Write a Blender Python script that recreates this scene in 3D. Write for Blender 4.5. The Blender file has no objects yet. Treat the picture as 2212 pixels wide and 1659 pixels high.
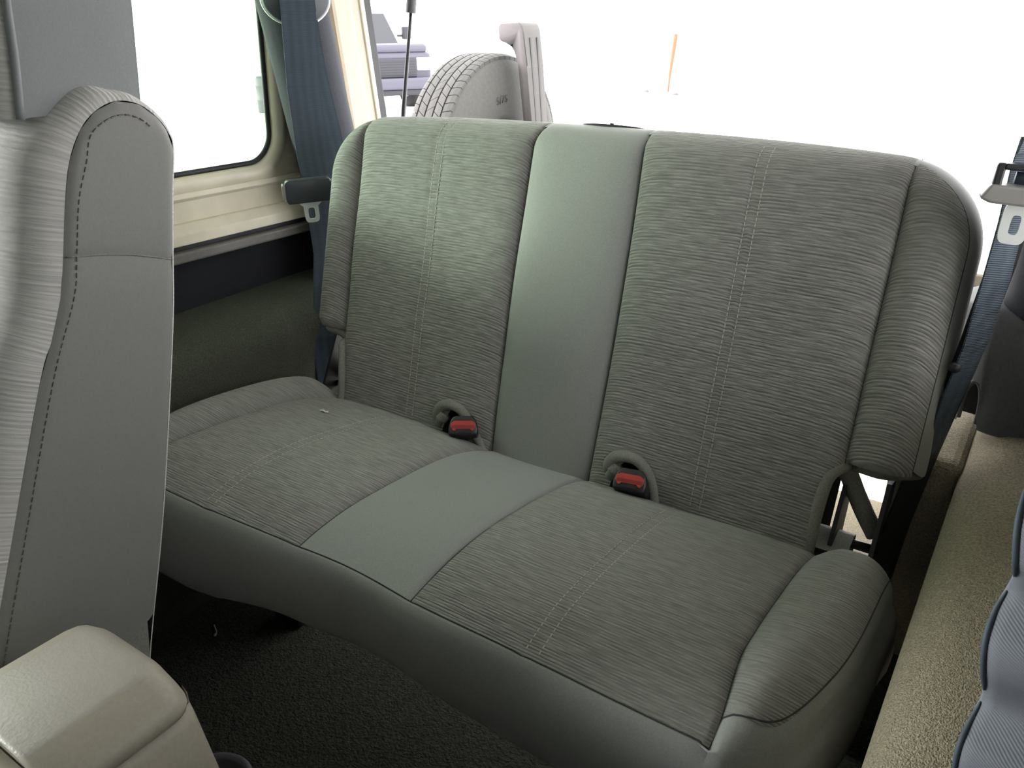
import bpy, bmesh, math, random
import numpy as np
from mathutils import Vector, Matrix
random.seed(7); np.random.seed(7)
SC = bpy.context.scene
COL = SC.collection
PI = math.pi
def R(d): return math.radians(d)

# ------------------------------------------------------------------ camera, sky, exposure
CAM = Vector((0.5419, -0.8682, 0.5643))
YAW, PITCH, ROLL, FPX = R(34.144), R(-23.929), R(-0.151), 1751.2
fw = Vector((-math.sin(YAW)*math.cos(PITCH), math.cos(YAW)*math.cos(PITCH), math.sin(PITCH)))
rt = fw.cross(Vector((0, 0, 1))).normalized(); upv = rt.cross(fw)
rt2 = rt*math.cos(ROLL)+upv*math.sin(ROLL); up2 = -rt*math.sin(ROLL)+upv*math.cos(ROLL)
cd = bpy.data.cameras.new('camera'); cam = bpy.data.objects.new('camera', cd); COL.objects.link(cam)
cd.sensor_fit = 'HORIZONTAL'; cd.sensor_width = 36; cd.lens = FPX/2212*36; cd.clip_start = .02; cd.clip_end = 400
M = Matrix((rt2, up2, -fw)).transposed().to_4x4(); M.translation = CAM
cam.matrix_world = M; SC.camera = cam

w = bpy.data.worlds.new('sky'); SC.world = w; w.use_nodes = True
bg = w.node_tree.nodes['Background']
bg.inputs['Color'].default_value = (1.0, 1.0, 1.0, 1); bg.inputs['Strength'].default_value = 8.0
sun = bpy.data.lights.new('sun', 'SUN'); so = bpy.data.objects.new('sun', sun); COL.objects.link(so)
sun.energy = 8.8; sun.angle = R(14); sun.color = (1, .875, 1)
so.rotation_euler = Vector((.853, .492, -.175)).to_track_quat('-Z', 'Y').to_euler()   # low, through the side windows on the left
SC.view_settings.view_transform = 'Standard'; SC.view_settings.look = 'None'
SC.view_settings.gamma = 1; SC.view_settings.exposure = 0; SC.view_settings.use_curve_mapping = False
SC.cycles.max_bounces = 8; SC.cycles.diffuse_bounces = 6; SC.cycles.transparent_max_bounces = 12
SC.cycles.sample_clamp_indirect = 12

# ------------------------------------------------------------------ materials
def nodes(name):
    m = bpy.data.materials.new(name); m.use_nodes = True
    nt = m.node_tree; b = nt.nodes['Principled BSDF']
    return m, nt, b
def mat(name, col, rough=.6, metal=0, noise=None, bump=None, var=.12, spec=.5, sheen=0, detail=3):
    """plain surface: noise = scale of the colour grain, bump = (scale, strength, distance)"""
    m, nt, b = nodes(name)
    b.inputs['Base Color'].default_value = (*col, 1); b.inputs['Roughness'].default_value = rough
    b.inputs['Metallic'].default_value = metal; b.inputs['Specular IOR Level'].default_value = spec
    if sheen: b.inputs['Sheen Weight'].default_value = sheen
    tc = nt.nodes.new('ShaderNodeTexCoord')
    if noise:
        n = nt.nodes.new('ShaderNodeTexNoise'); n.inputs['Scale'].default_value = noise; n.inputs['Detail'].default_value = detail
        nt.links.new(tc.outputs['Object'], n.inputs['Vector'])
        mx = nt.nodes.new('ShaderNodeMix'); mx.data_type = 'RGBA'
        mx.inputs[6].default_value = (*[c*(1-var) for c in col], 1); mx.inputs[7].default_value = (*[min(1, c*(1+var)) for c in col], 1)
        cr = nt.nodes.new('ShaderNodeMapRange'); cr.inputs[1].default_value = .3; cr.inputs[2].default_value = .7
        nt.links.new(n.outputs['Fac'], cr.inputs[0]); nt.links.new(cr.outputs[0], mx.inputs[0])
        nt.links.new(mx.outputs[2], b.inputs['Base Color'])
    if bump:
        n2 = nt.nodes.new('ShaderNodeTexNoise'); n2.inputs['Scale'].default_value = bump[0]; n2.inputs['Detail'].default_value = 2
        nt.links.new(tc.outputs['Object'], n2.inputs['Vector'])
        bp = nt.nodes.new('ShaderNodeBump'); bp.inputs['Strength'].default_value = bump[1]; bp.inputs['Distance'].default_value = bump[2]
        nt.links.new(n2.outputs['Fac'], bp.inputs['Height']); nt.links.new(bp.outputs['Normal'], b.inputs['Normal'])
    return m
def rib_fabric(name, col, var=.30, dist=.0020):
    """woven seat cloth: broken horizontal ribs of uneven length, UV in metres"""
    m, nt, b = nodes(name); L = nt.links.new
    b.inputs['Roughness'].default_value = .85; b.inputs['Specular IOR Level'].default_value = .25; b.inputs['Sheen Weight'].default_value = .15
    tc = nt.nodes.new('ShaderNodeTexCoord')
    mp = nt.nodes.new('ShaderNodeMapping'); mp.inputs['Scale'].default_value = (30, 330, 1); L(tc.outputs['UV'], mp.inputs['Vector'])
    n1 = nt.nodes.new('ShaderNodeTexNoise'); n1.inputs['Scale'].default_value = 1; n1.inputs['Detail'].default_value = 1.5; n1.inputs['Roughness'].default_value = .6
    L(mp.outputs[0], n1.inputs['Vector'])
    mp2 = nt.nodes.new('ShaderNodeMapping'); mp2.inputs['Scale'].default_value = (62, 170, 1); L(tc.outputs['UV'], mp2.inputs['Vector'])
    n2 = nt.nodes.new('ShaderNodeTexNoise'); n2.inputs['Scale'].default_value = 1; n2.inputs['Detail'].default_value = 2; L(mp2.outputs[0], n2.inputs['Vector'])
    wv = nt.nodes.new('ShaderNodeTexWave'); wv.wave_type = 'BANDS'; wv.bands_direction = 'Y'; wv.inputs['Scale'].default_value = 75
    wv.inputs['Distortion'].default_value = .6; wv.inputs['Detail'].default_value = 1; wv.inputs['Detail Scale'].default_value = .4
    L(tc.outputs['UV'], wv.inputs['Vector'])
    n3 = nt.nodes.new('ShaderNodeTexNoise'); n3.inputs['Scale'].default_value = 900; n3.inputs['Detail'].default_value = 2; L(tc.outputs['UV'], n3.inputs['Vector'])
    mm = nt.nodes.new('ShaderNodeMapRange'); mm.inputs[1].default_value = .36; mm.inputs[2].default_value = .64; L(n1.outputs['Fac'], mm.inputs[0])
    m2 = nt.nodes.new('ShaderNodeMapRange'); m2.inputs[1].default_value = .38; m2.inputs[2].default_value = .62; m2.inputs[3].default_value = .25; L(n2.outputs['Fac'], m2.inputs[0])
    a = nt.nodes.new('ShaderNodeMath'); a.operation = 'MULTIPLY'; L(wv.outputs['Fac'], a.inputs[0]); L(m2.outputs[0], a.inputs[1])
    h = nt.nodes.new('ShaderNodeMath'); h.operation = 'MULTIPLY_ADD'; h.inputs[1].default_value = .55; L(a.outputs[0], h.inputs[0])
    k = nt.nodes.new('ShaderNodeMath'); k.operation = 'MULTIPLY'; k.inputs[1].default_value = .5; L(mm.outputs[0], k.inputs[0]); L(k.outputs[0], h.inputs[2])
    g = nt.nodes.new('ShaderNodeMath'); g.operation = 'MULTIPLY_ADD'; g.inputs[1].default_value = .28; L(n3.outputs['Fac'], g.inputs[0]); L(h.outputs[0], g.inputs[2])
    bp = nt.nodes.new('ShaderNodeBump'); bp.inputs['Strength'].default_value = .8; bp.inputs['Distance'].default_value = dist
    L(g.outputs[0], bp.inputs['Height']); L(bp.outputs['Normal'], b.inputs['Normal'])
    mx = nt.nodes.new('ShaderNodeMix'); mx.data_type = 'RGBA'
    mx.inputs[6].default_value = (*[c*(1-var) for c in col], 1); mx.inputs[7].default_value = (*[c*(1+var) for c in col], 1)
    L(h.outputs[0], mx.inputs[0]); L(mx.outputs[2], b.inputs['Base Color'])
    return m
def webbing(name, col):
    m, nt, b = nodes(name); L = nt.links.new
    b.inputs['Roughness'].default_value = .55
    tc = nt.nodes.new('ShaderNodeTexCoord')
    wv = nt.nodes.new('ShaderNodeTexWave'); wv.bands_direction = 'Y'; wv.inputs['Scale'].default_value = 160; L(tc.outputs['UV'], wv.inputs['Vector'])
    w2 = nt.nodes.new('ShaderNodeTexWave'); w2.bands_direction = 'X'; w2.inputs['Scale'].default_value = 22; w2.inputs['Distortion'].default_value = .3; L(tc.outputs['UV'], w2.inputs['Vector'])
    mx = nt.nodes.new('ShaderNodeMix'); mx.data_type = 'RGBA'
    mx.inputs[6].default_value = (*[c*.86 for c in col], 1); mx.inputs[7].default_value = (*[c*1.14 for c in col], 1)
    L(w2.outputs['Fac'], mx.inputs[0]); L(mx.outputs[2], b.inputs['Base Color'])
    bp = nt.nodes.new('ShaderNodeBump'); bp.inputs['Strength'].default_value = .6; bp.inputs['Distance'].default_value = .0006
    L(wv.outputs['Fac'], bp.inputs['Height']); L(bp.outputs['Normal'], b.inputs['Normal'])
    return m
def twill(name, col):
    m, nt, b = nodes(name); L = nt.links.new
    b.inputs['Roughness'].default_value = .8
    tc = nt.nodes.new('ShaderNodeTexCoord')
    mp = nt.nodes.new('ShaderNodeMapping'); mp.inputs['Rotation'].default_value = (0, 0, R(30)); L(tc.outputs['UV'], mp.inputs['Vector'])
    wv = nt.nodes.new('ShaderNodeTexWave'); wv.bands_direction = 'Y'; wv.inputs['Scale'].default_value = 260; wv.inputs['Distortion'].default_value = .5; L(mp.outputs[0], wv.inputs['Vector'])
    mx = nt.nodes.new('ShaderNodeMix'); mx.data_type = 'RGBA'
    mx.inputs[6].default_value = (*[c*.9 for c in col], 1); mx.inputs[7].default_value = (*[c*1.08 for c in col], 1)
    L(wv.outputs['Fac'], mx.inputs[0]); L(mx.outputs[2], b.inputs['Base Color'])
    bp = nt.nodes.new('ShaderNodeBump'); bp.inputs['Strength'].default_value = .4; bp.inputs['Distance'].default_value = .0005
    L(wv.outputs['Fac'], bp.inputs['Height']); L(bp.outputs['Normal'], b.inputs['Normal'])
    return m
def glass(name, tint):
    m = bpy.data.materials.new(name); m.use_nodes = True; nt = m.node_tree; L = nt.links.new
    nt.nodes.remove(nt.nodes['Principled BSDF']); out = nt.nodes['Material Output']
    t = nt.nodes.new('ShaderNodeBsdfTransparent'); t.inputs['Color'].default_value = (*tint, 1)
    g = nt.nodes.new('ShaderNodeBsdfGlossy'); g.inputs['Roughness'].default_value = .02
    f = nt.nodes.new('ShaderNodeFresnel'); f.inputs['IOR'].default_value = 1.45
    mx = nt.nodes.new('ShaderNodeMixShader'); L(f.outputs[0], mx.inputs[0]); L(t.outputs[0], mx.inputs[1]); L(g.outputs[0], mx.inputs[2])
    L(mx.outputs[0], out.inputs['Surface'])
    return m
SEATC = (.222, .220, .206)
MT = {
 'rib': rib_fabric('ribbed_seat_cloth', SEATC),
 'smooth': mat('smooth_seat_cloth', (.232, .236, .228), .7, noise=600, bump=(1400, .25, .0004), var=.08, sheen=.15, spec=.3),
 'edge': mat('seat_edge_cloth', (.20, .197, .175), .85, noise=500, bump=(900, .5, .0008), var=.18, spec=.2),
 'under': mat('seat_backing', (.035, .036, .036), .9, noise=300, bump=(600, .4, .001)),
 'under_stitch': mat('grey_thread', (.155, .152, .143), .8),
 'thread': mat('pale_thread', (.37, .365, .32), .6),
 'black': mat('black_plastic', (.018, .019, .022), .4),
 'blackm': mat('black_steel', (.012, .012, .013), .55),
 'red': mat('red_button', (.42, .045, .03), .45),
 'redd': mat('red_button_shade', (.22, .022, .018), .5),  # darker copy of the red; the step's recess shade is in the colour
 'belt': webbing('belt_webbing', (.040, .058, .082)),
 'padding': mat('roll_bar_padding', (.022, .025, .034), .9, noise=300, bump=(500, .3, .0006), var=.15),
 'guide': mat('belt_guide_plastic', (.045, .055, .066), .5),
 'latch': mat('latch_grip', (.045, .05, .058), .3),
 'latch_tan': mat('latch_grip_grey', (.24, .23, .22), .4),
 'steel': mat('bright_steel', (.80, .82, .83), .35, metal=.25),
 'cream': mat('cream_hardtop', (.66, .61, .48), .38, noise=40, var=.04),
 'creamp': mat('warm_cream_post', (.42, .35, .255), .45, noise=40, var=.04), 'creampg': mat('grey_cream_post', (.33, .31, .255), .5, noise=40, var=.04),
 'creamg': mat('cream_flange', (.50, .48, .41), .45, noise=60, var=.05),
 'tub': mat('dark_tub_paint', (.014, .015, .019), .85, spec=.2, noise=200, var=.1),
 'rail': mat('tub_rail', (.13, .125, .115), .5, noise=100, var=.08),
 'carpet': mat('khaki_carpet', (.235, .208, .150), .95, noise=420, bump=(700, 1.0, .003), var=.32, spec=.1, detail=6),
 'carpet_shaded': mat('shaded_khaki_carpet', (.075, .082, .062), .95, noise=420, bump=(700, 1.0, .003), var=.3, spec=.1, detail=5),  # the khaki carpet again, darkened and greened for the shade on the left
 'floor': mat('shaded_floor_carpet', (.042, .043, .035), .95, noise=180, bump=(300, 1, .003), var=.3, spec=.1),  # same khaki carpet, with the footwell's shade put into the colour
 'trim': mat('grey_trim_plastic', (.075, .078, .083), .65, noise=300, bump=(900, .35, .0005), var=.1),
 'rubber': mat('window_rubber', (.02, .02, .025), .6),
 'vinyl': mat('seat_side_vinyl', (.185, .182, .172), .6, noise=400, bump=(700, .25, .0004), var=.04),
 'vinyld': mat('headrest_side_vinyl', (.19, .203, .208), .6, noise=400, bump=(700, .25, .0004), var=.04),
 'console': mat('console_plastic', (.40, .365, .30), .45, noise=300, bump=(900, .2, .0004), var=.05),
 'grain': mat('console_leather_grain', (.41, .38, .335), .42, noise=200, bump=(330, .35, .0010), var=.02),
 'twill': twill('blue_grey_twill', (.12, .13, .15)),
 'welt': mat('dark_welt', (.035, .05, .065), .7),
 'tyre': mat('tyre_rubber', (.042, .0415, .038), .85, noise=90, var=.12),
 'groove': mat('tyre_groove', (.02, .02, .019), .9),
 'bracket': mat('carrier_bracket_plastic', (.045, .041, .039), .65, noise=60, var=.06),
 'bracketd': mat('bracket_shade_and_rim', (.025, .025, .027), .65, noise=60, var=.06),  # darker copy: painted shade in the bracket grooves, plain dark on the rim
 'concrete': mat('pale_concrete', (.80, .79, .76), .9, noise=1.5, var=.05),
 'paint': mat('lavender_grey_paint', (.042, .040, .060), .6),
 'paintw': mat('white_paint', (.8, .8, .82), .4),
 'grille': mat('dark_grille', (.010, .010, .016), .6),
 'lamp': mat('lamp_glass', (.7, .7, .72), .15),
 'orange': mat('orange_stake_plastic', (.16, .055, .022), .7),
 'drum': mat('pale_blue_plastic', (.105, .095, .125), .6),
 'glass': glass('clear_glass', (.92, .92, .93)),
 'tint': glass('quarter_glass_green_cast', (.70, .82, .69)),  # green tint added to cast green light over the left side
 'glass3': glass('door_glass', (.70, .75, .70)),  # passenger door glass, tinted down to weaken the sun inside
 'dark2': glass('dimmed_windscreen', (.20, .205, .205)),  # unseen windscreen, darkened to cut the light from the front
 'dark': glass('dimmed_driver_glass', (.30, .31, .31)),  # unseen driver's window, darkened to cut the light from the right
 'lint': mat('lint', (.7, .68, .6), .9),
 'roof': mat('hardtop_lining', (.36, .355, .34), .9, noise=80, var=.06),
}

# ------------------------------------------------------------------ helpers
def link(o, parent=None):
    COL.objects.link(o)
    if parent is not None: o.parent = parent
    return o
def mesh_obj(name, verts, faces, m, parent=None, uv=None, smooth=True, label=None):
    me = bpy.data.meshes.new(name); me.from_pydata([tuple(map(float, v)) for v in verts], [], [tuple(map(int, f)) for f in faces])
    if smooth: me.polygons.foreach_set('use_smooth', [True]*len(me.polygons))
    if uv is not None:
        ul = me.uv_layers.new(name='UVMap'); li = np.zeros(len(me.loops), dtype=np.int32); me.loops.foreach_get('vertex_index', li)
        ul.data.foreach_set('uv', np.asarray(uv, dtype=np.float32)[li].ravel())
    for mm in (m if isinstance(m, (list, tuple)) else [m]): me.materials.append(mm)
    me.update()
    o = bpy.data.objects.new(name, me); link(o, parent)
    if label: o['label'] = label
    return o
def grid(name, P, m, parent=None, uv=None, flip=False, close_u=False, close_v=False, label=None):
    P = np.asarray(P, float); nu, nv = P.shape[:2]
    f = []
    for i in range(nu if close_u else nu-1):
        for j in range(nv if close_v else nv-1):
            a, b, c, d = i*nv+j, ((i+1) % nu)*nv+j, ((i+1) % nu)*nv+(j+1) % nv, i*nv+(j+1) % nv
            f.append((a, d, c, b) if flip else (a, b, c, d))
    return mesh_obj(name, P.reshape(-1, 3), f, m, parent, None if uv is None else np.asarray(uv, float).reshape(-1, 2), label=label)
def bm_obj(name, bm, m, parent=None, smooth=False, label=None):
    me = bpy.data.meshes.new(name); bmesh.ops.recalc_face_normals(bm, faces=bm.faces); bm.to_mesh(me); bm.free()
    if smooth: me.polygons.foreach_set('use_smooth', [True]*len(me.polygons))
    for mm in (m if isinstance(m, (list, tuple)) else [m]): me.materials.append(mm)
    o = bpy.data.objects.new(name, me); link(o, parent)
    if label: o['label'] = label
    return o
def add_box(bm, lo, hi, bev=0, seg=2, mtx=None):
    r = bmesh.ops.create_cube(bm, size=1)
    vs = r['verts']
    for v in vs:
        v.co = Vector(((lo[i]+hi[i])/2+v.co[i]*(hi[i]-lo[i]) for i in range(3)))
    if bev:
        es = list({e for v in vs for e in v.link_edges})
        g = bmesh.ops.bevel(bm, geom=es, offset=bev, segments=seg, affect='EDGES', profile=.5)
        vs = list({v for f in g['faces'] for v in f.verts} | {v for v in vs if v.is_valid})
    if mtx is not None:
        for v in vs: v.co = mtx @ v.co
    return vs
def box(name, lo, hi, m, parent=None, bev=.004, seg=2, mtx=None, label=None):
    bm = bmesh.new(); add_box(bm, lo, hi, bev, seg, mtx); return bm_obj(name, bm, m, parent, label=label)
def add_prism(bm, poly, axis, a, b, mtx=None):
    """polygon (two coordinates) extruded along axis from a to b"""
    def P(p, q):
        c = list(p); c.insert('xyz'.index(axis), q); return Vector(c)
    A = [bm.verts.new(P(p, a)) for p in poly]; B = [bm.verts.new(P(p, b)) for p in poly]; n = len(poly)
    bm.faces.new(A); bm.faces.new(B[::-1])
    for i in range(n): bm.faces.new((A[i], B[i], B[(i+1) % n], A[(i+1) % n]))
    if mtx is not None:
        for v in A+B: v.co = mtx @ v.co
    return A+B
def prism(name, poly, axis, a, b, m, parent=None, bev=0, seg=2, smooth=False, mtx=None, label=None):
    bm = bmesh.new(); add_prism(bm, poly, axis, a, b)
    if bev: bmesh.ops.bevel(bm, geom=list(bm.edges), offset=bev, segments=seg, affect='EDGES', profile=.5, clamp_overlap=True)
    if mtx is not None: bmesh.ops.transform(bm, matrix=mtx, verts=bm.verts)
    return bm_obj(name, bm, m, parent, smooth, label)
def tube_pts(path, rad, n=10, cap=True):
    path = [Vector(p) for p in path]; rads = rad if isinstance(rad, (list, tuple)) else [rad]*len(path)
    V, F = [], []; up = Vector((0, 0, 1)); prev = None
    for i, p in enumerate(path):
        t = (path[min(i+1, len(path)-1)]-path[max(i-1, 0)]).normalized()
        a = prev-(prev.dot(t))*t if prev is not None else (up.cross(t) if abs(up.dot(t)) < .95 else Vector((1, 0, 0)).cross(t))
        a.normalize(); prev = a; b = t.cross(a)
        for k in range(n):
            th = 2*PI*k/n; V.append(p+(a*math.cos(th)+b*math.sin(th))*rads[i])
    for i in range(len(path)-1):
        for k in range(n):
            F.append((i*n+k, i*n+(k+1) % n, (i+1)*n+(k+1) % n, (i+1)*n+k))
    if cap:
        F.append(tuple(range(n))[::-1]); F.append(tuple((len(path)-1)*n+k for k in range(n)))
    return V, F
def tube(name, path, rad, m, parent=None, n=10, label=None):
    V, F = tube_pts(path, rad, n); return mesh_obj(name, V, F, m, parent, label=label)
def smooth_path(pts, k=6):
    """Catmull-Rom through the points"""
    P = [np.array(p, float) for p in pts]; P = [2*P[0]-P[1]]+P+[2*P[-1]-P[-2]]; out = []
    for i in range(1, len(P)-2):
        for j in range(k):
            t = j/k; a, b, c, d = P[i-1:i+3]
            out.append(.5*((2*b)+(-a+c)*t+(2*a-5*b+4*c-d)*t*t+(-a+3*b-3*c+d)*t**3))
    out.append(P[-2]); return out
def thing(name, label, cat, loc=(0, 0, 0), group=None):
    o = bpy.data.objects.new(name, None); o.empty_display_size = .05; link(o); o.location = loc
    tag(o, label, cat, group); return o
def tag(o, label, cat, group=None):
    o['label'] = label; o['category'] = cat
    if group: o['group'] = group
    return o
def struct(o):
    o['kind'] = 'structure'; return o
def stuff(o):
    o['kind'] = 'stuff'; return o
def ribbon(name, path, wdir, width, thick, m, parent=None, label=None):
    """flat strap along a path; wdir = direction of its width (one or one per point)"""
    path = [Vector(p) for p in path]; n = len(path); V, F, UV = [], [], []; s = 0
    for i, p in enumerate(path):
        wd = Vector(wdir[i] if isinstance(wdir, list) else wdir).normalized()
        wdt = width[i] if isinstance(width, list) else width
        t = (path[min(i+1, n-1)]-path[max(i-1, 0)]).normalized(); nn = wd.cross(t).normalized()
        if i: s += (p-path[i-1]).length
        for a, b in ((-.5, -.5), (.5, -.5), (.5, .5), (-.5, .5)):
            V.append(p+wd*wdt*a+nn*thick*b); UV.append((a*wdt, s))
    for i in range(n-1):
        for k in range(4): F.append((i*4+k, i*4+(k+1) % 4, (i+1)*4+(k+1) % 4, (i+1)*4+k))
    F.append((3, 2, 1, 0)); F.append(tuple((n-1)*4+k for k in range(4)))
    o = mesh_obj(name, V, F, m, parent, UV, smooth=False, label=label); return o
def lathe(name, prof, m, parent=None, n=32, loc=(0, 0, 0), axis='z', label=None):
    """profile (r, h) turned about an axis through loc"""
    V, F = [], []; k = len(prof)
    for i in range(n):
        th = 2*PI*i/n
        for r, h in prof:
            p = {'z': (r*math.cos(th), r*math.sin(th), h), 'x': (h, r*math.cos(th), r*math.sin(th)), 'y': (r*math.sin(th), h, r*math.cos(th))}[axis]
            V.append([p[q]+loc[q] for q in range(3)])
    for i in range(n):
        for j in range(k-1): F.append((i*k+j, ((i+1) % n)*k+j, ((i+1) % n)*k+j+1, i*k+j+1))
    return mesh_obj(name, V, F, m, parent, label=label)
def smst(a, b, x):
    t = np.clip((x-a)/(b-a), 0, 1); return t*t*(3-2*t)

# ------------------------------------------------------------------ setting: car shell
FLOOR, CARGO, RAIL, ROOFZ = -.335, -.205, .215, .76
GROUND = -.93
struct(box('ground', (-60, -40, GROUND-.2), (60, 60, GROUND), MT['concrete'], bev=0))
# floor of the cab with the step up to the load bed
struct(prism('floor', [(-1.75, FLOOR-.03), (-1.75, FLOOR), (.04, FLOOR), (.10, CARGO), (.50, CARGO), (.50, CARGO-.03), (.09, CARGO-.03), (.03, FLOOR-.03)], 'x', -.70, .70, MT['floor'], bev=0))
ca = struct(box('floor_load_bed', (-.437, .115, CARGO), (.437, .485, CARGO+.012), MT['carpet'], bev=.004))
struct(box('trim_1', (-.46, .485, CARGO), (.46, .515, CARGO+.006), MT['creamg'], bev=.002))

def wheel_house(side):
    """carpeted flat-topped wheel box beside the bench, rounded along its inner top edge"""
    prof = []                                    # (x, z) from the floor up the inner face, over the rounding and out to the wall
    xi, r = .512, .050
    zt = .118
    prof.append((xi, FLOOR)); prof.append((xi, -.1)); prof.append((xi, zt-r))
    for k in range(1, 8):
        a = PI/2*k/7; prof.append((xi+r-r*math.cos(a), zt-r+r*math.sin(a)))
    prof.append((.60, zt+.004)); prof.append((.69, zt+.004))
    ys = [-.47, -.46, -.44, -.41, -.36, -.28, -.15, 0, .15, .3, .45]
    dz = [-.28, -.16, -.08, -.035, -.014, -.010, -.008, -.004, 0, 0, 0]
    P = []
    for y, d in zip(ys, dz):
        P.append([(side*x, y, max(FLOOR, z+d*(1 if z > -.1 else 0))) for x, z in prof])
    return grid('wall_left_wheel_house' if side < 0 else 'wall_right_wheel_house', P, MT['carpet_shaded' if side < 0 else 'carpet'], flip=side > 0)
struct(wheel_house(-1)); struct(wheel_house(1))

# left body side: tub panel, rail, hardtop wall with its window opening
struct(box('wall_left', (-.71, -1.75, FLOOR), (-.665, .50, RAIL-.012), MT['tub'], bev=.003))
rl = struct(box('trim_2', (-.72, -1.75, RAIL-.012), (-.640, .46, RAIL+.006), MT['rail'], bev=.004, seg=3))
struct(box('trim_3', (-.715, -1.75, RAIL+.006), (-.655, .46, RAIL+.014), MT['rubber'], bev=.001))
def hx(z): return -.672+.055*max(0, (z-.23))**1.0        # hardtop wall leans in towards the roof
def window_wall(name, side, y0, y1, z0, z1, wy0, wy1, wz0, wz1, rc, m, parent=None):
    """wall panel with a rounded window opening, a raised rim and a return edge; built as rings round the hole"""
    n = 64; ring = []
    cy, cz = (wy0+wy1)/2, (wz0+wz1)/2; ay, az = (wy1-wy0)/2, (wz1-wz0)/2
    def rr(grow, q):
        a, b, r = ay+grow, az+grow, rc+grow
        # rounded rectangle by arc corners, n points
        out = []
        per = n//4
        for k in range(4):
            sy, sz = ((1, 1), (-1, 1), (-1, -1), (1, -1))[k]
            for j in range(per):
                th = PI/2*k+PI/2*j/(per-1)
                out.append((cy+sy*(a-r)+r*math.cos(th), cz+sz*(b-r)+r*math.sin(th)))
        return out
    def outer():
        out = []
        for (y, z) in rr(0, 0):
            dy, dz = y-cy, z-cz
            t = min(((y1-cy) if dy > 0 else (cy-y0))/max(abs(dy), 1e-6), ((z1-cz) if dz > 0 else (cz-z0))/max(abs(dz), 1e-6))
            out.append((cy+dy*t, cz+dz*t))
        return out
    rows = [(rr(.0, 0), -.012), (rr(.0, 0), -.004), (rr(.004, 0), .004), (rr(.018, 0), .006), (rr(.024, 0), .002), (rr(.030, 0), 0), (outer(), 0)]
    P = [[(-side*hx(z)-side*off, y, z) for (y, z) in rw] for rw, off in rows]
    return grid(name, np.array(P), m, parent, close_v=True, flip=side < 0), rr
hl, rrL = window_wall('wall_left_hardtop', -1, -.40, .335, RAIL+.014, ROOFZ, -.36, .150, .335, .705, .055, MT['cream'])
struct(hl)
# pressed step along the hardtop's foot
struct(prism('trim_4', [(-.69, .229), (-.650, .229), (-.652, .246), (-.664, .262), (-.69, .262)], 'y', -.40, .335, MT['cream'], bev=.002))
struct(prism('trim_5', [(-.69, .296), (-.667, .296), (-.661, .302), (-.664, .310), (-.69, .312)], 'y', -.40, .20, MT['cream'], bev=.001))
wf = struct(mesh_obj('window_1', *tube_pts([(hx(z)-.012, y, z) for y, z in rrL(-.004, 0)]+[(hx(rrL(-.004, 0)[0][1])-.012, *rrL(-.004, 0)[0])], .0045, 8, False), MT['rubber']))
pane = [(hx(z)-.014, y, z) for y, z in rrL(-.003, 0)]; npn = len(pane)
mesh_obj('pane', pane+[(x-.004, y, z) for x, y, z in pane], [tuple(range(npn)), tuple(range(npn, 2*npn))[::-1]]+[(i, npn+i, npn+(i+1) % npn, (i+1) % npn) for i in range(npn)], MT['tint'], wf, smooth=False)
# front part of the left side: pillar and door frame beyond the front seat
struct(box('wall_left_pillar', (-.71, -.47, RAIL+.014), (-.64, -.40, ROOFZ), MT['cream'], bev=.008))
w3 = struct(box('window_3', (-.70, -1.45, .745), (-.67, -.47, ROOFZ), MT['cream'], bev=.004))
box('pane', (-.688, -1.45, RAIL+.014), (-.684, -.47, .745), MT['glass3'], w3, bev=0)
struct(box('wall_left_front_pillar', (-.71, -1.56, RAIL+.014), (-.63, -1.45, ROOFZ), MT['cream'], bev=.008))

# rear corner post of the hardtop on the left: body, flange, bead and rubber, leaning forward to the roof
def post_strip(name, y0, y1, x0, x1, m, bev=.003):
    lean = -.030/.2
    bm = bmesh.new()
    V = []
    for z in (RAIL+.014, ROOFZ):
        sh = lean*(z-.4); ix = .055*(z-.23)*.4
        V.append([bm.verts.new((x+ix, y+sh, z)) for x, y in ((x0, y0), (x1, y0), (x1, y1), (x0, y1))])
    bm.faces.new(V[0][::-1]); bm.faces.new(V[1])
    for i in range(4): bm.faces.new((V[0][i], V[0][(i+1) % 4], V[1][(i+1) % 4], V[1][i]))
    bmesh.ops.bevel(bm, geom=list(bm.edges), offset=bev, segments=3, affect='EDGES', profile=.5)
    return bm_obj(name, bm, m)
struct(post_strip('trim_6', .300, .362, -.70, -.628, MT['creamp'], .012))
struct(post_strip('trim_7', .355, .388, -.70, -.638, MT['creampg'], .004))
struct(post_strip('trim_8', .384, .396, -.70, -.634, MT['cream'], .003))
struct(post_strip('trim_9', .394, .420, -.70, -.640, MT['rubber'], .003))
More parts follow.
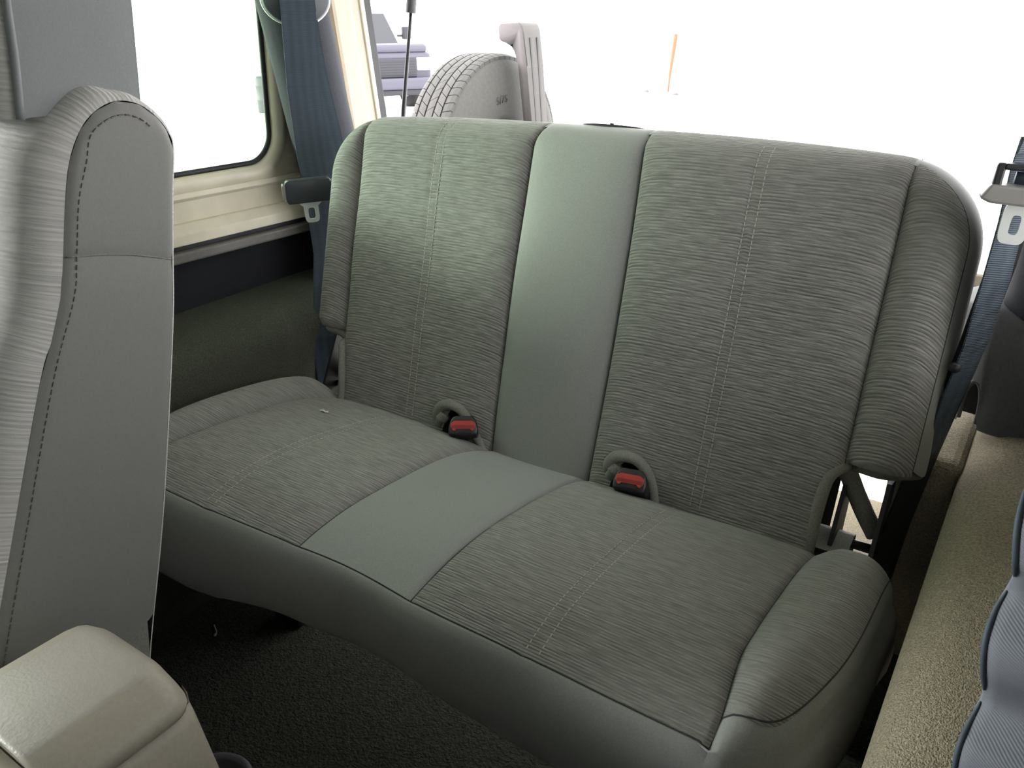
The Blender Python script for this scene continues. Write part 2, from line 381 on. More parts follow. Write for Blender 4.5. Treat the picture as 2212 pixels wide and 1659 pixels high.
# right side (seen only past the bench) and lower rear corners
struct(box('wall_right', (.665, -.50, FLOOR), (.71, .50, RAIL-.012), MT['tub'], bev=.003))
struct(box('trim_10', (.640, -.50, RAIL-.012), (.72, .46, RAIL+.014), MT['rail'], bev=.004))
hr, rrR = window_wall('wall_right_hardtop', 1, -.40, .40, RAIL+.014, ROOFZ, -.36, .150, .335, .705, .055, MT['cream'])
struct(hr)
struct(box('wall_right_pillar', (.64, -.50, RAIL+.014), (.71, -.40, ROOFZ), MT['cream'], bev=.008))
wr = struct(mesh_obj('window_2', *tube_pts([(-hx(z)+.012, y, z) for y, z in rrR(-.004, 0)]+[(-hx(rrR(-.004, 0)[0][1])+.012, *rrR(-.004, 0)[0])], .0045, 8, False), MT['rubber']))
pane = [(-hx(z)+.014, y, z) for y, z in rrR(-.003, 0)]
mesh_obj('pane', pane+[(x+.004, y, z) for x, y, z in pane], [tuple(range(npn)), tuple(range(npn, 2*npn))[::-1]]+[(i, npn+i, npn+(i+1) % npn, (i+1) % npn) for i in range(npn)], MT['glass'], wr, smooth=False)
for s, nm in ((-1, 'left'), (1, 'right')):
    a, b = (.452, .70) if s > 0 else (-.70, -.452)
    struct(box('wall_rear_'+nm, (a, .445, .085), (b, .50, .172), MT['tub'], bev=.003))
    struct(box('wall_rear_'+nm+'_carpet', (a, .44, CARGO), (b, .50, .085), MT['carpet'], bev=.004))
    struct(box('trim_%d' % (11 if s < 0 else 12), (a, .438, .172), (b, .50, .193), MT['creamg'], bev=.003))
    struct(box('trim_%d' % (13 if s < 0 else 14), (a, .446, .193), (b, .50, .214), MT['rubber'], bev=.002))
    struct(box('trim_%d' % (15 if s < 0 else 16), (a, .440, .214), (b, .50, .236), MT['cream'], bev=.004))
for s, nm in ((-1, 'left'), (1, 'right')):
    struct(box('wall_%s_load_bed_box' % nm, (min(s*.438, s*.516), .105, CARGO), (max(s*.438, s*.516), .445, .092), MT['carpet'], bev=.014, seg=3))
# roof, windscreen end, dashboard end
struct(box('ceiling', (-.70, -1.58, ROOFZ), (.70, .40, ROOFZ+.03), MT['roof'], bev=.01))
struct(box('wall_front', (-.70, -1.78, FLOOR), (.70, -1.72, .22), MT['tub'], bev=.01))
w4 = struct(box('window_4', (-.70, -1.60, .735), (.70, -1.55, ROOFZ), MT['tub'], bev=.004))
prism('pane', [(-1.752, .22), (-1.748, .22), (-1.578, .74), (-1.582, .74)], 'x', -.68, .68, MT['dark2'], w4)
struct(box('wall_front_dash', (-.66, -1.72, -.10), (.66, -1.42, .27), MT['trim'], bev=.04, seg=3))
struct(box('wall_right_door', (.665, -1.55, FLOOR), (.71, -.50, RAIL), MT['tub'], bev=.003))  # unseen driver's door, added shut to block light from the right
w6 = struct(box('window_6', (.67, -1.50, .735), (.70, -.50, ROOFZ), MT['cream'], bev=.004))
box('pane', (.684, -1.50, RAIL), (.688, -.50, .735), MT['dark'], w6, bev=0)
struct(box('wall_right_front_pillar', (.63, -1.60, RAIL), (.71, -1.50, ROOFZ), MT['cream'], bev=.008))

# ------------------------------------------------------------------ rear bench seat
bench = thing('rear_bench_seat', 'grey-green ribbed cloth rear bench seat with smooth centre strip', 'bench seat', (0, -.15, FLOOR))
bench_inv = Vector((0, .15, -FLOOR))
RC = R(14.503)
def sbw(x, t, d): return np.stack([x, t*math.sin(RC)+d*math.cos(RC), t*math.cos(RC)-d*math.sin(RC)], -1)
QC, ZC = R(7.263), -.0192
def cuw(x, s, h): return np.stack([x, -s*math.cos(QC)+h*math.sin(QC), ZC+s*math.sin(QC)+h*math.cos(QC)], -1)
BE, BL, BR_ = .480, .463, .100        # half width, height, corner radius of the backrest
SX, CX = .400, .082
def Ltop(x): return BL-.010*(np.abs(x)/.4)**3
def bdelta(x, t):
    ax = np.abs(x); L = Ltop(np.minimum(ax, .40)); dx = ax-(BE-BR_); dt = t-(L-BR_)
    return np.where((dx > 0) & (dt > 0), BR_-np.hypot(np.maximum(dx, 0), np.maximum(dt, 0)), np.minimum(BE-ax, L-t))
def quarter(dl, Rw, Rd):
    q = np.clip(1-np.maximum(dl, 0)/Rw, 0, 1); return Rd*(1-np.sqrt(np.maximum(0, 1-q*q)))
def seam_bow(x0, t):                                                # seams bow a few mm outwards half way up
    return np.sign(x0)*.005*np.sin(PI*np.clip(t/.46, 0, 1)) if abs(x0) < .2 else 0*t
STB = ((-.243, -.230), (.234, .247))
def bdepth(x, t):
    x = np.asarray(x, float); t = np.asarray(t, float)
    d = quarter(bdelta(x, t), .034, .05)
    ax = np.abs(x)
    cx = CX+.004*np.sin(PI*np.clip(t/.46, 0, 1))-.010*smst(.42, .47, t)*(x < 0)
    fade = smst(0, .05, bdelta(x, t))*.85+.15
    ds = np.minimum(np.abs(ax-SX), np.abs(ax-cx))
    A = np.where(ax < cx, .009, np.where(ax < SX, .012, .014))
    d = d-A*fade*(1-np.exp(-ds/.016))
    d = d+.0035*np.exp(-(ds/.0032)**2)
    for pr in STB:
        for q in pr: d = d+.0016*np.exp(-((x-q)/.0035)**2)
    # lower bolster edge and gentle sag of the cloth
    d = d+np.where(ax > SX, quarter(t-.100, .02, .018), 0)
    d = d+.0012*np.sin(x*23+1.3)*np.sin(t*31+.4)*fade
    return d
def cosp(n, a, b, end=(1, 1)):
    """n samples from a to b, clustered at the wanted ends"""
    u = np.linspace(0, 1, n)
    if end == (1, 1): u = (1-np.cos(PI*u))/2
    elif end == (0, 1): u = np.sin(PI/2*u)
    elif end == (1, 0): u = 1-np.cos(PI/2*u)
    return a+(b-a)*u
# back shell and border: one closed mesh that carries the upholstery
def boutline(ins=0.):
    pts = []
    E, rc = BE-ins, BR_-ins
    Lc = Ltop(np.array(.40))-ins
    tb = .100+ins
    pts += [(-E, t) for t in np.linspace(tb, Lc-rc, 10)]
    pts += [(-(E-rc)-rc*math.cos(a), Lc-rc+rc*math.sin(a)) for a in np.linspace(0, PI/2, 16)[1:-1]]
    pts += [(x, float(Ltop(np.array(min(abs(x), .4))))-ins) for x in np.linspace(-(E-rc), E-rc, 40)]
    pts += [((E-rc)+rc*math.cos(a), Lc-rc+rc*math.sin(a)) for a in np.linspace(PI/2, 0, 16)[1:-1]]
    pts += [(E, t) for t in np.linspace(Lc-rc, tb, 10)]
    return np.array(pts)
def border_rows():
    rows = []
    for ins, d in ((.0105, None), (.008, None), (.005, None), (.003, None), (.001, None), (0, .050), (0, .062), (.002, .078), (.008, .092), (.02, .102), (.04, .106)):
        o = boutline(ins); x, t = o[:, 0], o[:, 1]
        dd = (quarter(bdelta(x, t), .034, .05)+.0012) if d is None else np.full(len(x), d)
        rows.append(sbw(x, t, dd))
    return np.array(rows)
Brow = border_rows()
back = grid('backrest', Brow, MT['smooth'], None, flip=True)
# rear cover
o40 = boutline(.04); xb = np.linspace(-.44, .44, 40)
tt = np.interp(xb, o40[10:-10, 0], o40[10:-10, 1])
xb = np.concatenate([np.linspace(-.44, -.386, 8), np.linspace(-.384, .384, 40), np.linspace(.386, .44, 8)]); nb = len(xb)
tt = np.interp(xb, o40[10:-10, 0], o40[10:-10, 1]); t0_ = np.where(np.abs(xb) > .385, .11, -.06)
Pb = np.stack([sbw(xb, t0_+(tt-t0_)*v, np.full(nb, .106)) for v in np.linspace(0, 1, 20)])
def reparent(o, p): o.parent = p
rear_cover = grid('rear_cover', Pb, MT['under'], back)
# bottom and notch faces closing the shell
HOOKS = ((-.146, .030), (.150, .031))
def tbot(x, sgn):
    """lower edge of a main panel, with the arched cut-out for the buckle"""
    tb = np.full_like(x, -.055)
    for hc, hw in HOOKS:
        q = np.abs(x-hc)/hw
        tb = np.where(q < 1, -.055+(.088)*np.sqrt(np.maximum(0, 1-q**2.6)), tb)
    return tb
def back_panel(x0, x1, name, m, nx, nt, ends, parent):
    # nominal columns (denser at the seams and round the buckle arch)
    u = cosp(nx, 0, 1)
    rows = []; uvs = []
    for v in cosp(nt, 0, 1, (0, 1)):
        X = []; T = []
        xc = x0+(x1-x0)*u
        top = Ltop(np.minimum(np.abs(xc), .40))-.0022
        tb = tbot(xc, 1)
        t = tb+(top-tb)*v
        # true x of the two seams at this height
        def seam(xs, t):
            a = abs(xs)
            if a < .2: return math.copysign(1, xs)*(CX+.004*np.sin(PI*np.clip(t/.46, 0, 1)))-(-.010 if xs < 0 else .0)*smst(.42, .47, t)
            return math.copysign(1, xs)*np.where(t < .105, .383+(SX-.383)*smst(.055, .105, t), SX)
        x = seam(x0, t)*(1-u)+seam(x1, t)*u
        d = bdepth(x, t)
        rows.append(sbw(x, t, d)); uvs.append(np.stack([x, t+d*.8], -1))
    return grid(name, rows, m, parent, uvs)
back_panel(-SX, -CX, 'fabric_panel', MT['rib'], 90, 90, 0, back)
back_panel(CX, SX, 'fabric_panel', MT['rib'], 90, 90, 0, back)
back_panel(-CX, CX, 'center_panel', MT['smooth'], 40, 80, 0, back)['label'] = 'smooth unribbed strip between the ribbed halves'
def back_bolster(s):
    ins = .0105; E, rc = BE-ins, BR_-ins; Lc = float(Ltop(np.array(.40)))
    xs = SX+(E-SX)*cosp(28, 0, 1, (0, 1))
    rows = []; uvs = []
    for v in cosp(70, 0, 1):
        tt_ = np.where(xs < E-rc, Lc-.0022, Lc-ins-rc+np.sqrt(np.maximum(0, rc**2-(xs-(E-rc))**2)))
        tt_ = np.where(xs < E-rc, Lc-.0022, np.minimum(tt_+(ins-.0022)*np.clip(1-(xs-(E-rc))/.05, 0, 1), Lc-.0022))
        t = .102+(tt_-.102)*v; d = bdepth(s*xs, t)
        rows.append(sbw(s*xs, t, d)); uvs.append(np.stack([s*xs, t+d*.8], -1))
    return grid('side_bolster', rows, MT['rib'], back, uvs, flip=s < 0)
back_bolster(-1); back_bolster(1)
for sg in (-1, 1):
    ob_ = boutline(.0108); ob_ = ob_[ob_[:, 0]*sg > SX]; dd_ = quarter(bdelta(ob_[:, 0], ob_[:, 1]), .034, .05)
    tube('seam', list(sbw(ob_[:, 0], ob_[:, 1], dd_+.0008)), .0010, MT['under'], back, 6, label='dark sewn seam')
# a thin dark stitch line sits in every seam
def on_back(x, t, off): return sbw(np.array(x), np.array(t), bdepth(x, t)-off)
for xs in (-SX, -CX, CX, SX):
    t = np.linspace(.10 if abs(xs) > .2 else -.03, .452, 50)
    x = np.full(50, xs) if abs(xs) > .2 else math.copysign(1, xs)*(CX+.004*np.sin(PI*np.clip(t/.46, 0, 1)))+(.010*smst(.42, .47, t) if xs < 0 else 0)
    tube('seam', list(on_back(x, t, -.0004)), .0008, MT['under'], back, 6, label='dark sewn seam')
def stitches(name, pts_fn, ts, parent, ln=.0042, gap=.0026):
    """a run of separate thread stitches along a curve on the cloth"""
    P = [Vector(p) for p in pts_fn(ts)]; V, F = [], []; acc = 0; i = 0; on = True; seg = [P[0]]
    def flush(a, b):
        t = (b-a).normalized(); sd = t.cross(Vector((.1, -.9, .4))).normalized(); nn = sd.cross(t)
        k = len(V); wd, hh = .00055, .0005
        for c in (a, b):
            for u_, v_ in ((-1, -1), (1, -1), (1, 1), (-1, 1)): V.append(c+sd*wd*u_+nn*hh*v_)
        for q in range(4): F.append((k+q, k+(q+1) % 4, k+4+(q+1) % 4, k+4+q))
        F.append((k+3, k+2, k+1, k)); F.append((k+4, k+5, k+6, k+7))
    cum = [0]
    for a, b in zip(P, P[1:]): cum.append(cum[-1]+(b-a).length)
    tot = cum[-1]; s = 0
    A = np.array([list(p) for p in P])
    at = lambda s_: Vector([float(np.interp(s_, cum, A[:, k])) for k in range(3)])
    while s+ln < tot:
        flush(at(s), at(s+ln)); s += ln+gap
    o = mesh_obj(name, V, F, MT['thread'], parent, smooth=False); stuff(o); return o
for pr in STB:
    for q in pr:
        stitches('stitching', lambda t, q=q: on_back(q+.004*np.sin(t*7)*0, t, .0006), np.linspace(.0, .449, 120), back)
# release knob with its bezel on top of the centre panel
def on_top(x, e):                                    # a point on the crown, e from front (0) to back (1)
    return sbw(np.array(x), Ltop(np.array(abs(x))), np.array(.028+.05*e))
kc = Vector(on_top(.010, .45)); kx = Vector((1, 0, 0)); ky = Vector((0, math.cos(RC), -math.sin(RC))); kn = kx.cross(ky)
def oval_ring(a, b, r0, r1, h0, h1, n=40):
    V = []
    for i in range(n):
        th = 2*PI*i/n
        for r, h in ((r0, h0), ((r0+r1)/2, h1), (r1, h1*.9), (r1, h0)):
            V.append(kc+kx*math.cos(th)*(a+r)+ky*math.sin(th)*(b+r)+kn*h)
    return V, [(i*4+j, ((i+1) % n)*4+j, ((i+1) % n)*4+j+1, i*4+j+1) for i in range(n) for j in range(3)]
bz = mesh_obj('latch_bezel', *oval_ring(.046, .020, 0, .0022, -.004, .0006), MT['black'], back, label='black oval bezel on the top edge')
V = [kc+kn*.0022]+[kc+kx*math.cos(2*PI*i/40)*.045+ky*math.sin(2*PI*i/40)*.020+kn*.0002 for i in range(40)]
pl = mesh_obj('latch_plate', V, [(0, 1+i, 1+(i+1) % 40) for i in range(40)], MT['console'], back)  # pale colour stands for the blown-out light on the plate
tube('latch_pin', [kc+kn*.0-ky*.006, kc+kn*.004-ky*.006], .003, MT['black'], back, 10)

# rolled welts round the cut-outs
def back_curve(pts, off=.0, k=6):
    return [sbw(np.array(p[0]), np.array(p[1]), np.array(bdepth(p[0], max(p[1], .0))-off+(p[2] if len(p) > 2 else 0))) for p in smooth_path([(*q, 0) if len(q) < 3 else q for q in pts], k)]
tube('welt', back_curve([(.472, .101, .03), (.44, .098, .018), (.41, .099, .012), (.394, .094, .008), (.385, .078, .006), (.382, .04, .006), (.381, .0, .008), (.381, -.035, .01)]), .0085, MT['edge'], back, 10)
tube('welt', back_curve([(-.474, .100, .016), (-.45, .097, .008), (-.42, .098, .002), (-.404, .089, -.001), (-.394, .072, -.003), (-.387, .04, -.003), (-.384, .0, -.001), (-.384, -.035, .002)]), [.008]*4*6+[.0065]*19, MT['edge'], back, 10)
for sgn, pts in ((1, [(.112, .004, .016), (.114, .019, .004), (.122, .032, .0), (.138, .0385, -.002), (.155, .038, -.002), (.169, .028, 0), (.178, .014, 0), (.187, -.01, .003), (.193, -.03, .006)]),
                 (-1, [(-.182, .0, .016), (-.1805, .016, .004), (-.173, .030, .0), (-.158, .0365, -.002), (-.140, .0355, -.002), (-.126, .026, 0), (-.115, .012, 0), (-.101, -.008, .003), (-.09, -.03, .006)])):
    n = (len(pts)-1)*6+1
    tube('buckle_cutout_welt', back_curve(pts), [.0105-.003*min(1, i/(n*.45)) for i in range(n)], MT['edge'], back, 12)
    # the roll of loose cloth at the inner side of the cut-out
    p0 = pts[1]
    tube('cloth_curl', back_curve([(p0[0]+.004, p0[1]-.016, .004), (p0[0]+.008, p0[1]-.006, .002), (p0[0]+.014, p0[1]+.004, .004)]), [.008]*6+[.010]*6+[.006], MT['edge'], back, 10)
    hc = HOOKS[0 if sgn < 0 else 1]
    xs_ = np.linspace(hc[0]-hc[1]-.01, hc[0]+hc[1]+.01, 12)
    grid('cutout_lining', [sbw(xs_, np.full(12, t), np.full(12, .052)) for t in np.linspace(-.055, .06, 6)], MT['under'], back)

# ---------------- cushion
CE, CRr, CFc = .484, .05, .115
def sfront(x): return .388-.010*np.exp(-(x/.085)**2)+.006*smst(.1, .35, -x)
CSE = 2.9                                            # roundness of the front corners of the cushion
def SBs(s): return SX-.008+.012*smst(.27, .38, s)
def cdelta_side(x, s):
    ax = np.abs(x); rho = (np.maximum(ax-.392, 0)/.092)**CSE+(np.maximum(s-.10, 0)/.292)**CSE
    return np.where(s > .10, (1-rho**(1/CSE))*.092, CE-ax)
STC = ((-.243, -.229), (.222, .236))
def cx_seam(s): return CX-.006*smst(.1, .3, s)*0
def cheight(x, s):
    x = np.asarray(x, float); s = np.asarray(s, float); ax = np.abs(x)
    sf = sfront(x)
    q = np.clip((s-.19)/(sf-.19), -1.2, 1)
    dome = 1-np.abs(q)**(2.6+2.0*smst(.395, .43, ax))
    h = .031*dome
    h = h-.006*np.exp(-(x/.07)**2)*dome
    ds = np.minimum(np.abs(ax-SBs(s)), np.abs(ax-CX))
    A = np.where(ax < CX, .004, np.where(ax < SBs(s), .008, .019))
    fade = np.clip(dome*1.6, .12, 1)
    h = h+A*np.where(ax > SBs(s), 1-.45*smst(.27, .36, s), 1)*fade*(1-np.exp(-ds/.016))-.0035*np.exp(-(ds/.0032)**2)
    for pr in STC:
        for q_ in pr: h = h-.0014*np.exp(-((x-q_)/.0035)**2)
    h = h-quarter(cdelta_side(x, s), .042, .048)*smst(.405, .45, ax)
    h = h-quarter(s+.045, .05, .035)
    h = h+.0012*np.sin(x*21+.6)*np.sin(s*27+1.1)
    return h
CIN = .007
def corner(E, st, n=36):
    a = np.linspace(0, PI/2, n); p = 2/CSE
    x0 = float(SBs(np.array(st)))
    return np.array([(E, s) for s in np.linspace(-.02, .09, 10)]+[(x0+(E-x0)*abs(math.cos(t))**p, .10+(st-.10)*math.sin(t)**p) for t in a])
BST = .356
def bol_limit(n=40):
    """inner sewing line of the border round a bolster, from its rear to its front (positive x)"""
    return corner(CE-CIN, BST)
def out_limit():
    return corner(CE, float(sfront(np.array(SX))))
cush = None
# border: rows from the sewing line down round the front and sides
inn, out = bol_limit(), out_limit()
xm = np.linspace(SX+.004, -(SX+.004), 80)
inn_all = np.concatenate([inn, np.stack([xm, sfront(xm)-.003], -1), inn[::-1]*[-1, 1]])
out_all = np.concatenate([out, np.stack([xm, sfront(xm)], -1), out[::-1]*[-1, 1]])
tg = np.gradient(out_all, axis=0); nrm = np.stack([-tg[:, 1], tg[:, 0]], -1); nrm /= np.linalg.norm(nrm, axis=1)[:, None]+1e-9
if nrm[5, 0] < 0: nrm = -nrm
kk = 1.0+.30*smst(.10, .30, -out_all[:, 0])-.06*np.exp(-((out_all[:, 0]-.05)/.07)**2)+.06*smst(.12, .3, out_all[:, 0])
rows = []
for f in (0, .25, .5, .75, .9, 1):
    p = inn_all*(1-f)+out_all*f
    h = cheight(p[:, 0], p[:, 1])
    rows.append(cuw(p[:, 0], p[:, 1], h-.0004*(f < .01)))
hb = cheight(out_all[:, 0], out_all[:, 1])
for o_, dh in ((.006, -.008), (.010, -.022), (.011, -.04), (.009, -.062), (.002, -.084), (-.012, -.104), (-.034, -.114), (-.07, -.117)):
    p = out_all+nrm*o_
    rows.append(cuw(p[:, 0], p[:, 1], np.minimum(hb, 0)+dh*kk))
cush = grid('cushion', rows, MT['smooth'], None, label='smooth grey front border and sides of the cushion')
# base board under it
bx = np.linspace(-.43, .43, 30)
grid('cushion_base', [cuw(bx, np.full(30, s), np.full(30, -.100)) for s in np.linspace(-.04, .33, 10)], MT['under'], cush)
grid('cushion_rear', [cuw(bx, np.full(30, -.045), np.full(30, h)) for h in np.linspace(-.10, -.034, 4)], MT['under'], cush)
def cush_panel(x0, x1, name, m, nx, ns):
    u = cosp(nx, 0, 1); rows = []; uvs = []
    xc = x0+(x1-x0)*u
    for v in cosp(ns, 0, 1):
        s = -.045+(sfront(xc)-.0025+.045)*v
        xx = xc+np.sign(xc)*(SBs(s)-SB)*np.clip((np.abs(xc)-CX)/(SB-CX), 0, 1)*(abs(x0) > .2 or abs(x1) > .2)
        h = cheight(xx, s); rows.append(cuw(xx, s, h)); uvs.append(np.stack([xx, s-h*.9], -1))
    return grid(name, rows, m, cush, uvs, flip=True)
SB = SX-.008
cush_panel(-SB, -CX, 'fabric_panel', MT['rib'], 80, 80); cush_panel(CX, SB, 'fabric_panel', MT['rib'], 80, 80)
cush_panel(-CX, CX, 'center_panel', MT['smooth'], 36, 70)['label'] = 'smooth unribbed strip between the ribbed halves'
def cush_bolster(s_):
    rows = []; uvs = []; E = CE-CIN
    xs = SB+(E-SB)*cosp(30, 0, 1, (0, 1))
    for v in cosp(70, 0, 1):
        xq = SB+.0095; top = .10+(BST-.10)*np.maximum(0, 1-(np.maximum(xs-xq, 0)/(E-xq))**CSE)**(1/CSE)
        bot = -.045+.035*np.clip((xs-.44)/.045, 0, 1)**2
        s = bot+(top-bot)*v; xx = xs+(SBs(s)-SB)*(1-(xs-SB)/(E-SB)); h = cheight(s_*xx, s)
        rows.append(cuw(s_*xx, s, h)); uvs.append(np.stack([s_*xx, s-h*.9], -1))
    return grid('side_bolster', rows, MT['rib'], cush, uvs, flip=s_ > 0)
cush_bolster(-1); cush_bolster(1)
def on_cush(x, s, off): return cuw(np.array(x), np.array(s), cheight(x, s)+off)
for xs in (-SB, -CX, CX, SB):
    s = np.linspace(-.03, float(sfront(np.array(xs)))-.004, 50)
    tube('seam', list(on_cush(np.full(50, xs)+(np.sign(xs)*(SBs(s)-SB) if abs(xs) > .2 else 0), s, -.0004)), .0008, MT['under'], cush, 6, label='dark sewn seam')
xs_ = np.linspace(-SX-.004, SX+.004, 90); tube('seam', list(on_cush(xs_, sfront(xs_)-.003, .0002)), .0008, MT['under'], cush, 6, label='dark sewn seam')
for s_ in (-1, 1):
    L_ = bol_limit(); tube('seam', list(on_cush(s_*L_[:, 0], L_[:, 1], .0002)), .0008, MT['under'], cush, 6, label='dark sewn seam')
for pr in STC:
    for q in pr: stitches('stitching', lambda s, q=q: on_cush(np.full(len(s), q), s, .0006), np.linspace(.06, .381, 90), cush)
# tabs of cloth at the rear corners
for s_, x0 in ((1, .402), (-1, -.402)):
    xs_ = np.linspace(x0-.022, x0+.022, 8)
    prof = [(.0, .012), (-.02, .018), (-.036, .024), (-.048, .022), (-.054, .008), (-.054, -.03)]
    grid('cloth_tab', [cuw(xs_, np.full(8, s), np.full(8, h)) for s, h in prof], MT['edge'], cush, flip=False)
# steel hinge brackets between cushion and backrest, and the risers to the floor
for s_ in (1, -1):
    hb_ = bpy.data.objects.new('hinge_bracket', None); link(hb_, bench)
    def sp(x, t, d): return Vector(sbw(np.array(s_*x), np.array(t), np.array(d)))
    for xa in (.400, .446):
        V = [sp(xa+dx, t, d) for dx in (0, .005) for t, d in ((.085, .03), (.085, .07), (-.06, .075), (-.07, .02), (.0, .012))]
        mesh_obj('side_plate', V, [(0, 1, 2, 3, 4), (9, 8, 7, 6, 5)]+[(i, (i+1) % 5, 5+(i+1) % 5, 5+i) for i in range(5)], MT['blackm'], hb_, smooth=False)
    tube('cross_bar', [sp(.40, -.002, .045), sp(.45, -.002, .045)], .006, MT['blackm'], hb_, 8)
    tube('retaining_strap', [sp(x, t, d) for x, t, d in smooth_path([(.390, .098, .012), (.402, .085, .03), (.414, .06, .045), (.428, .035, .055), (.444, .012, .06)], 4)], .011, MT['edge'], hb_, 10, label='curved cloth-covered strip')
    rs = box('riser', (s_*.36-.03, -.20, FLOOR), (s_*.36+.03, .0, -.11), MT['blackm'], bench, bev=.006)
for o in (back, cush): o.parent = bench; o.location = bench_inv
for ch in bench.children:
    if ch not in (back, cush): ch.location = bench_inv

# buckles that poke out between backrest and cushion
def buckle(loc, rz, rx, label):
    t = thing('seat_belt_buckle', label, 'buckle', loc, 'seat belt buckles on the rear bench')
    b = bmesh.new()
    prof = [(-.026, -.017), (.026, -.017), (.0275, -.006), (.024, .010), (.017, .019), (-.017, .019), (-.024, .010), (-.0275, -.006)]
    add_prism(b, prof, 'y', -.004, .07)
    bmesh.ops.bevel(b, geom=list(b.edges), offset=.0035, segments=2, affect='EDGES', profile=.5, clamp_overlap=True)
    bm_obj('housing', b, MT['black'], t, True)
    prism('button', [(-.0225, -.004), (-.0225, .004), (-.016, .0085), (.016, .0085), (.0225, .004), (.0225, -.004), (.018, -.0105), (.015, -.0105), (.013, -.006), (-.013, -.006), (-.015, -.0105), (-.018, -.0105)], 'y', -.0075, .002, MT['red'], t, bev=.0008, label='red push button')
    prism('button_step', [(-.021, -.0055), (-.021, .0), (.021, .0), (.021, -.0055)], 'y', -.0082, 0, MT['redd'], t, bev=.0006)
    prism('slot', [(-.015, -.0135), (-.015, -.0065), (.015, -.0065), (.015, -.0135)], 'y', -.0062, 0, MT['blackm'], t)
    ribbon('stalk', [(0, .066, -.002), (0, .10, -.012), (0, .13, -.05)], (1, 0, 0), .03, .006, MT['black'], t)
    t.rotation_euler = (R(rx), 0, R(rz)); t.scale = (.8, .8, .8)
    return t
buckle((.163, -.040, .030), 12, -44, 'seat belt buckle with bright red button under the right-hand cloth cut-out')
buckle((-.113, -.030, .026), 34, -40, 'seat belt buckle with dull red button half hidden under the left-hand cloth cut-out')

# ------------------------------------------------------------------ roll bar legs and the rear seat belts
def post(side, label):
    t = thing('roll_bar_post', label, 'roll bar', (side*.605, .22, .12), 'roll bar posts'); k = -.04 if side > 0 else 0
    pts = [(side*.60, .125, ROOFZ-.002), (side*.602, .165, .60), (side*.605, .205, .41), (side*.607, .245, .22), (side*.61, .262, .122)]
    o = tube('padding', [Vector(p)+Vector((k, 0, 0))-t.location for p in smooth_path(pts, 5)], .058, MT['padding'], t, 20)
    return t
post(-1, 'dark padded roll bar post between side window and rear opening')
post(1, 'dark padded roll bar post behind the belt at the bench end')

def up_px(px, py, axis, val):                       # where the photograph's pixel meets an axis plane (layout aid, gives fixed coordinates)
    d = fw+rt2*((px-1106)/FPX)-up2*((py-829.5)/FPX); i = 'xyz'.index(axis)
    return CAM+d*((val-CAM[i])/d[i])

lb = thing('seat_belt', 'blue-grey seat belt hanging down the roll bar beside the side window', 'seat belt', (-.55, .11, .30), 'rear seat belts')
def loc(o, pts): return [Vector(p)-o.location for p in pts]
W1 = (.60, .80, .0)
ribbon('webbing', loc(lb, [(-.523, .106, .602), (-.527, .109, .575), (-.548, .124, .47), (-.552, .133, .36), (-.545, .135, .30), (-.530, .128, .19), (-.500, .078, .05), (-.490, .072, -.05), (-.49, .072, -.12)]), W1, .054, .0022, MT['belt'], lb)
ribbon('webbing', loc(lb, [(-.528, .110, .598), (-.546, .138, .50), (-.557, .178, .36), (-.560, .205, .25), (-.565, .225, .15)]), W1, .054, .0022, MT['belt'], lb)
# guide: oval plate with a pale rim, bolted to the post
gcen = Vector((-.544, .121, .603))-lb.location
gx, gz = Vector(W1), Vector((0, 0, 1)); gn = gx.cross(gz)
def oval(a, b, off, n=40): return [gcen+gx*a*math.cos(2*PI*i/n)+gz*b*math.sin(2*PI*i/n)+gn*off for i in range(n)]
def disc(name, a, b, o0, o1, m, parent):
    A, A2, B, B2 = oval(a, b, o0), oval(a, b, o1*.7+o0*.3), oval(a*.94, b*.94, o1), None
    n = 40; V = A+A2+B
    F = [(i, (i+1) % n, n+(i+1) % n, n+i) for i in range(n)]+[(n+i, n+(i+1) % n, 2*n+(i+1) % n, 2*n+i) for i in range(n)]+[tuple(range(2*n, 3*n)), tuple(range(n))[::-1]]
    return mesh_obj(name, V, F, m, parent)
gd = disc('belt_guide', .053, .040, -.006, .016, MT['guide'], lb)
mesh_obj('guide_rim', *tube_pts(oval(.053, .040, .004)+[oval(.053, .040, .004)[0]], .0022, 8, False), MT['steel'], gd, label='pale bright rim')
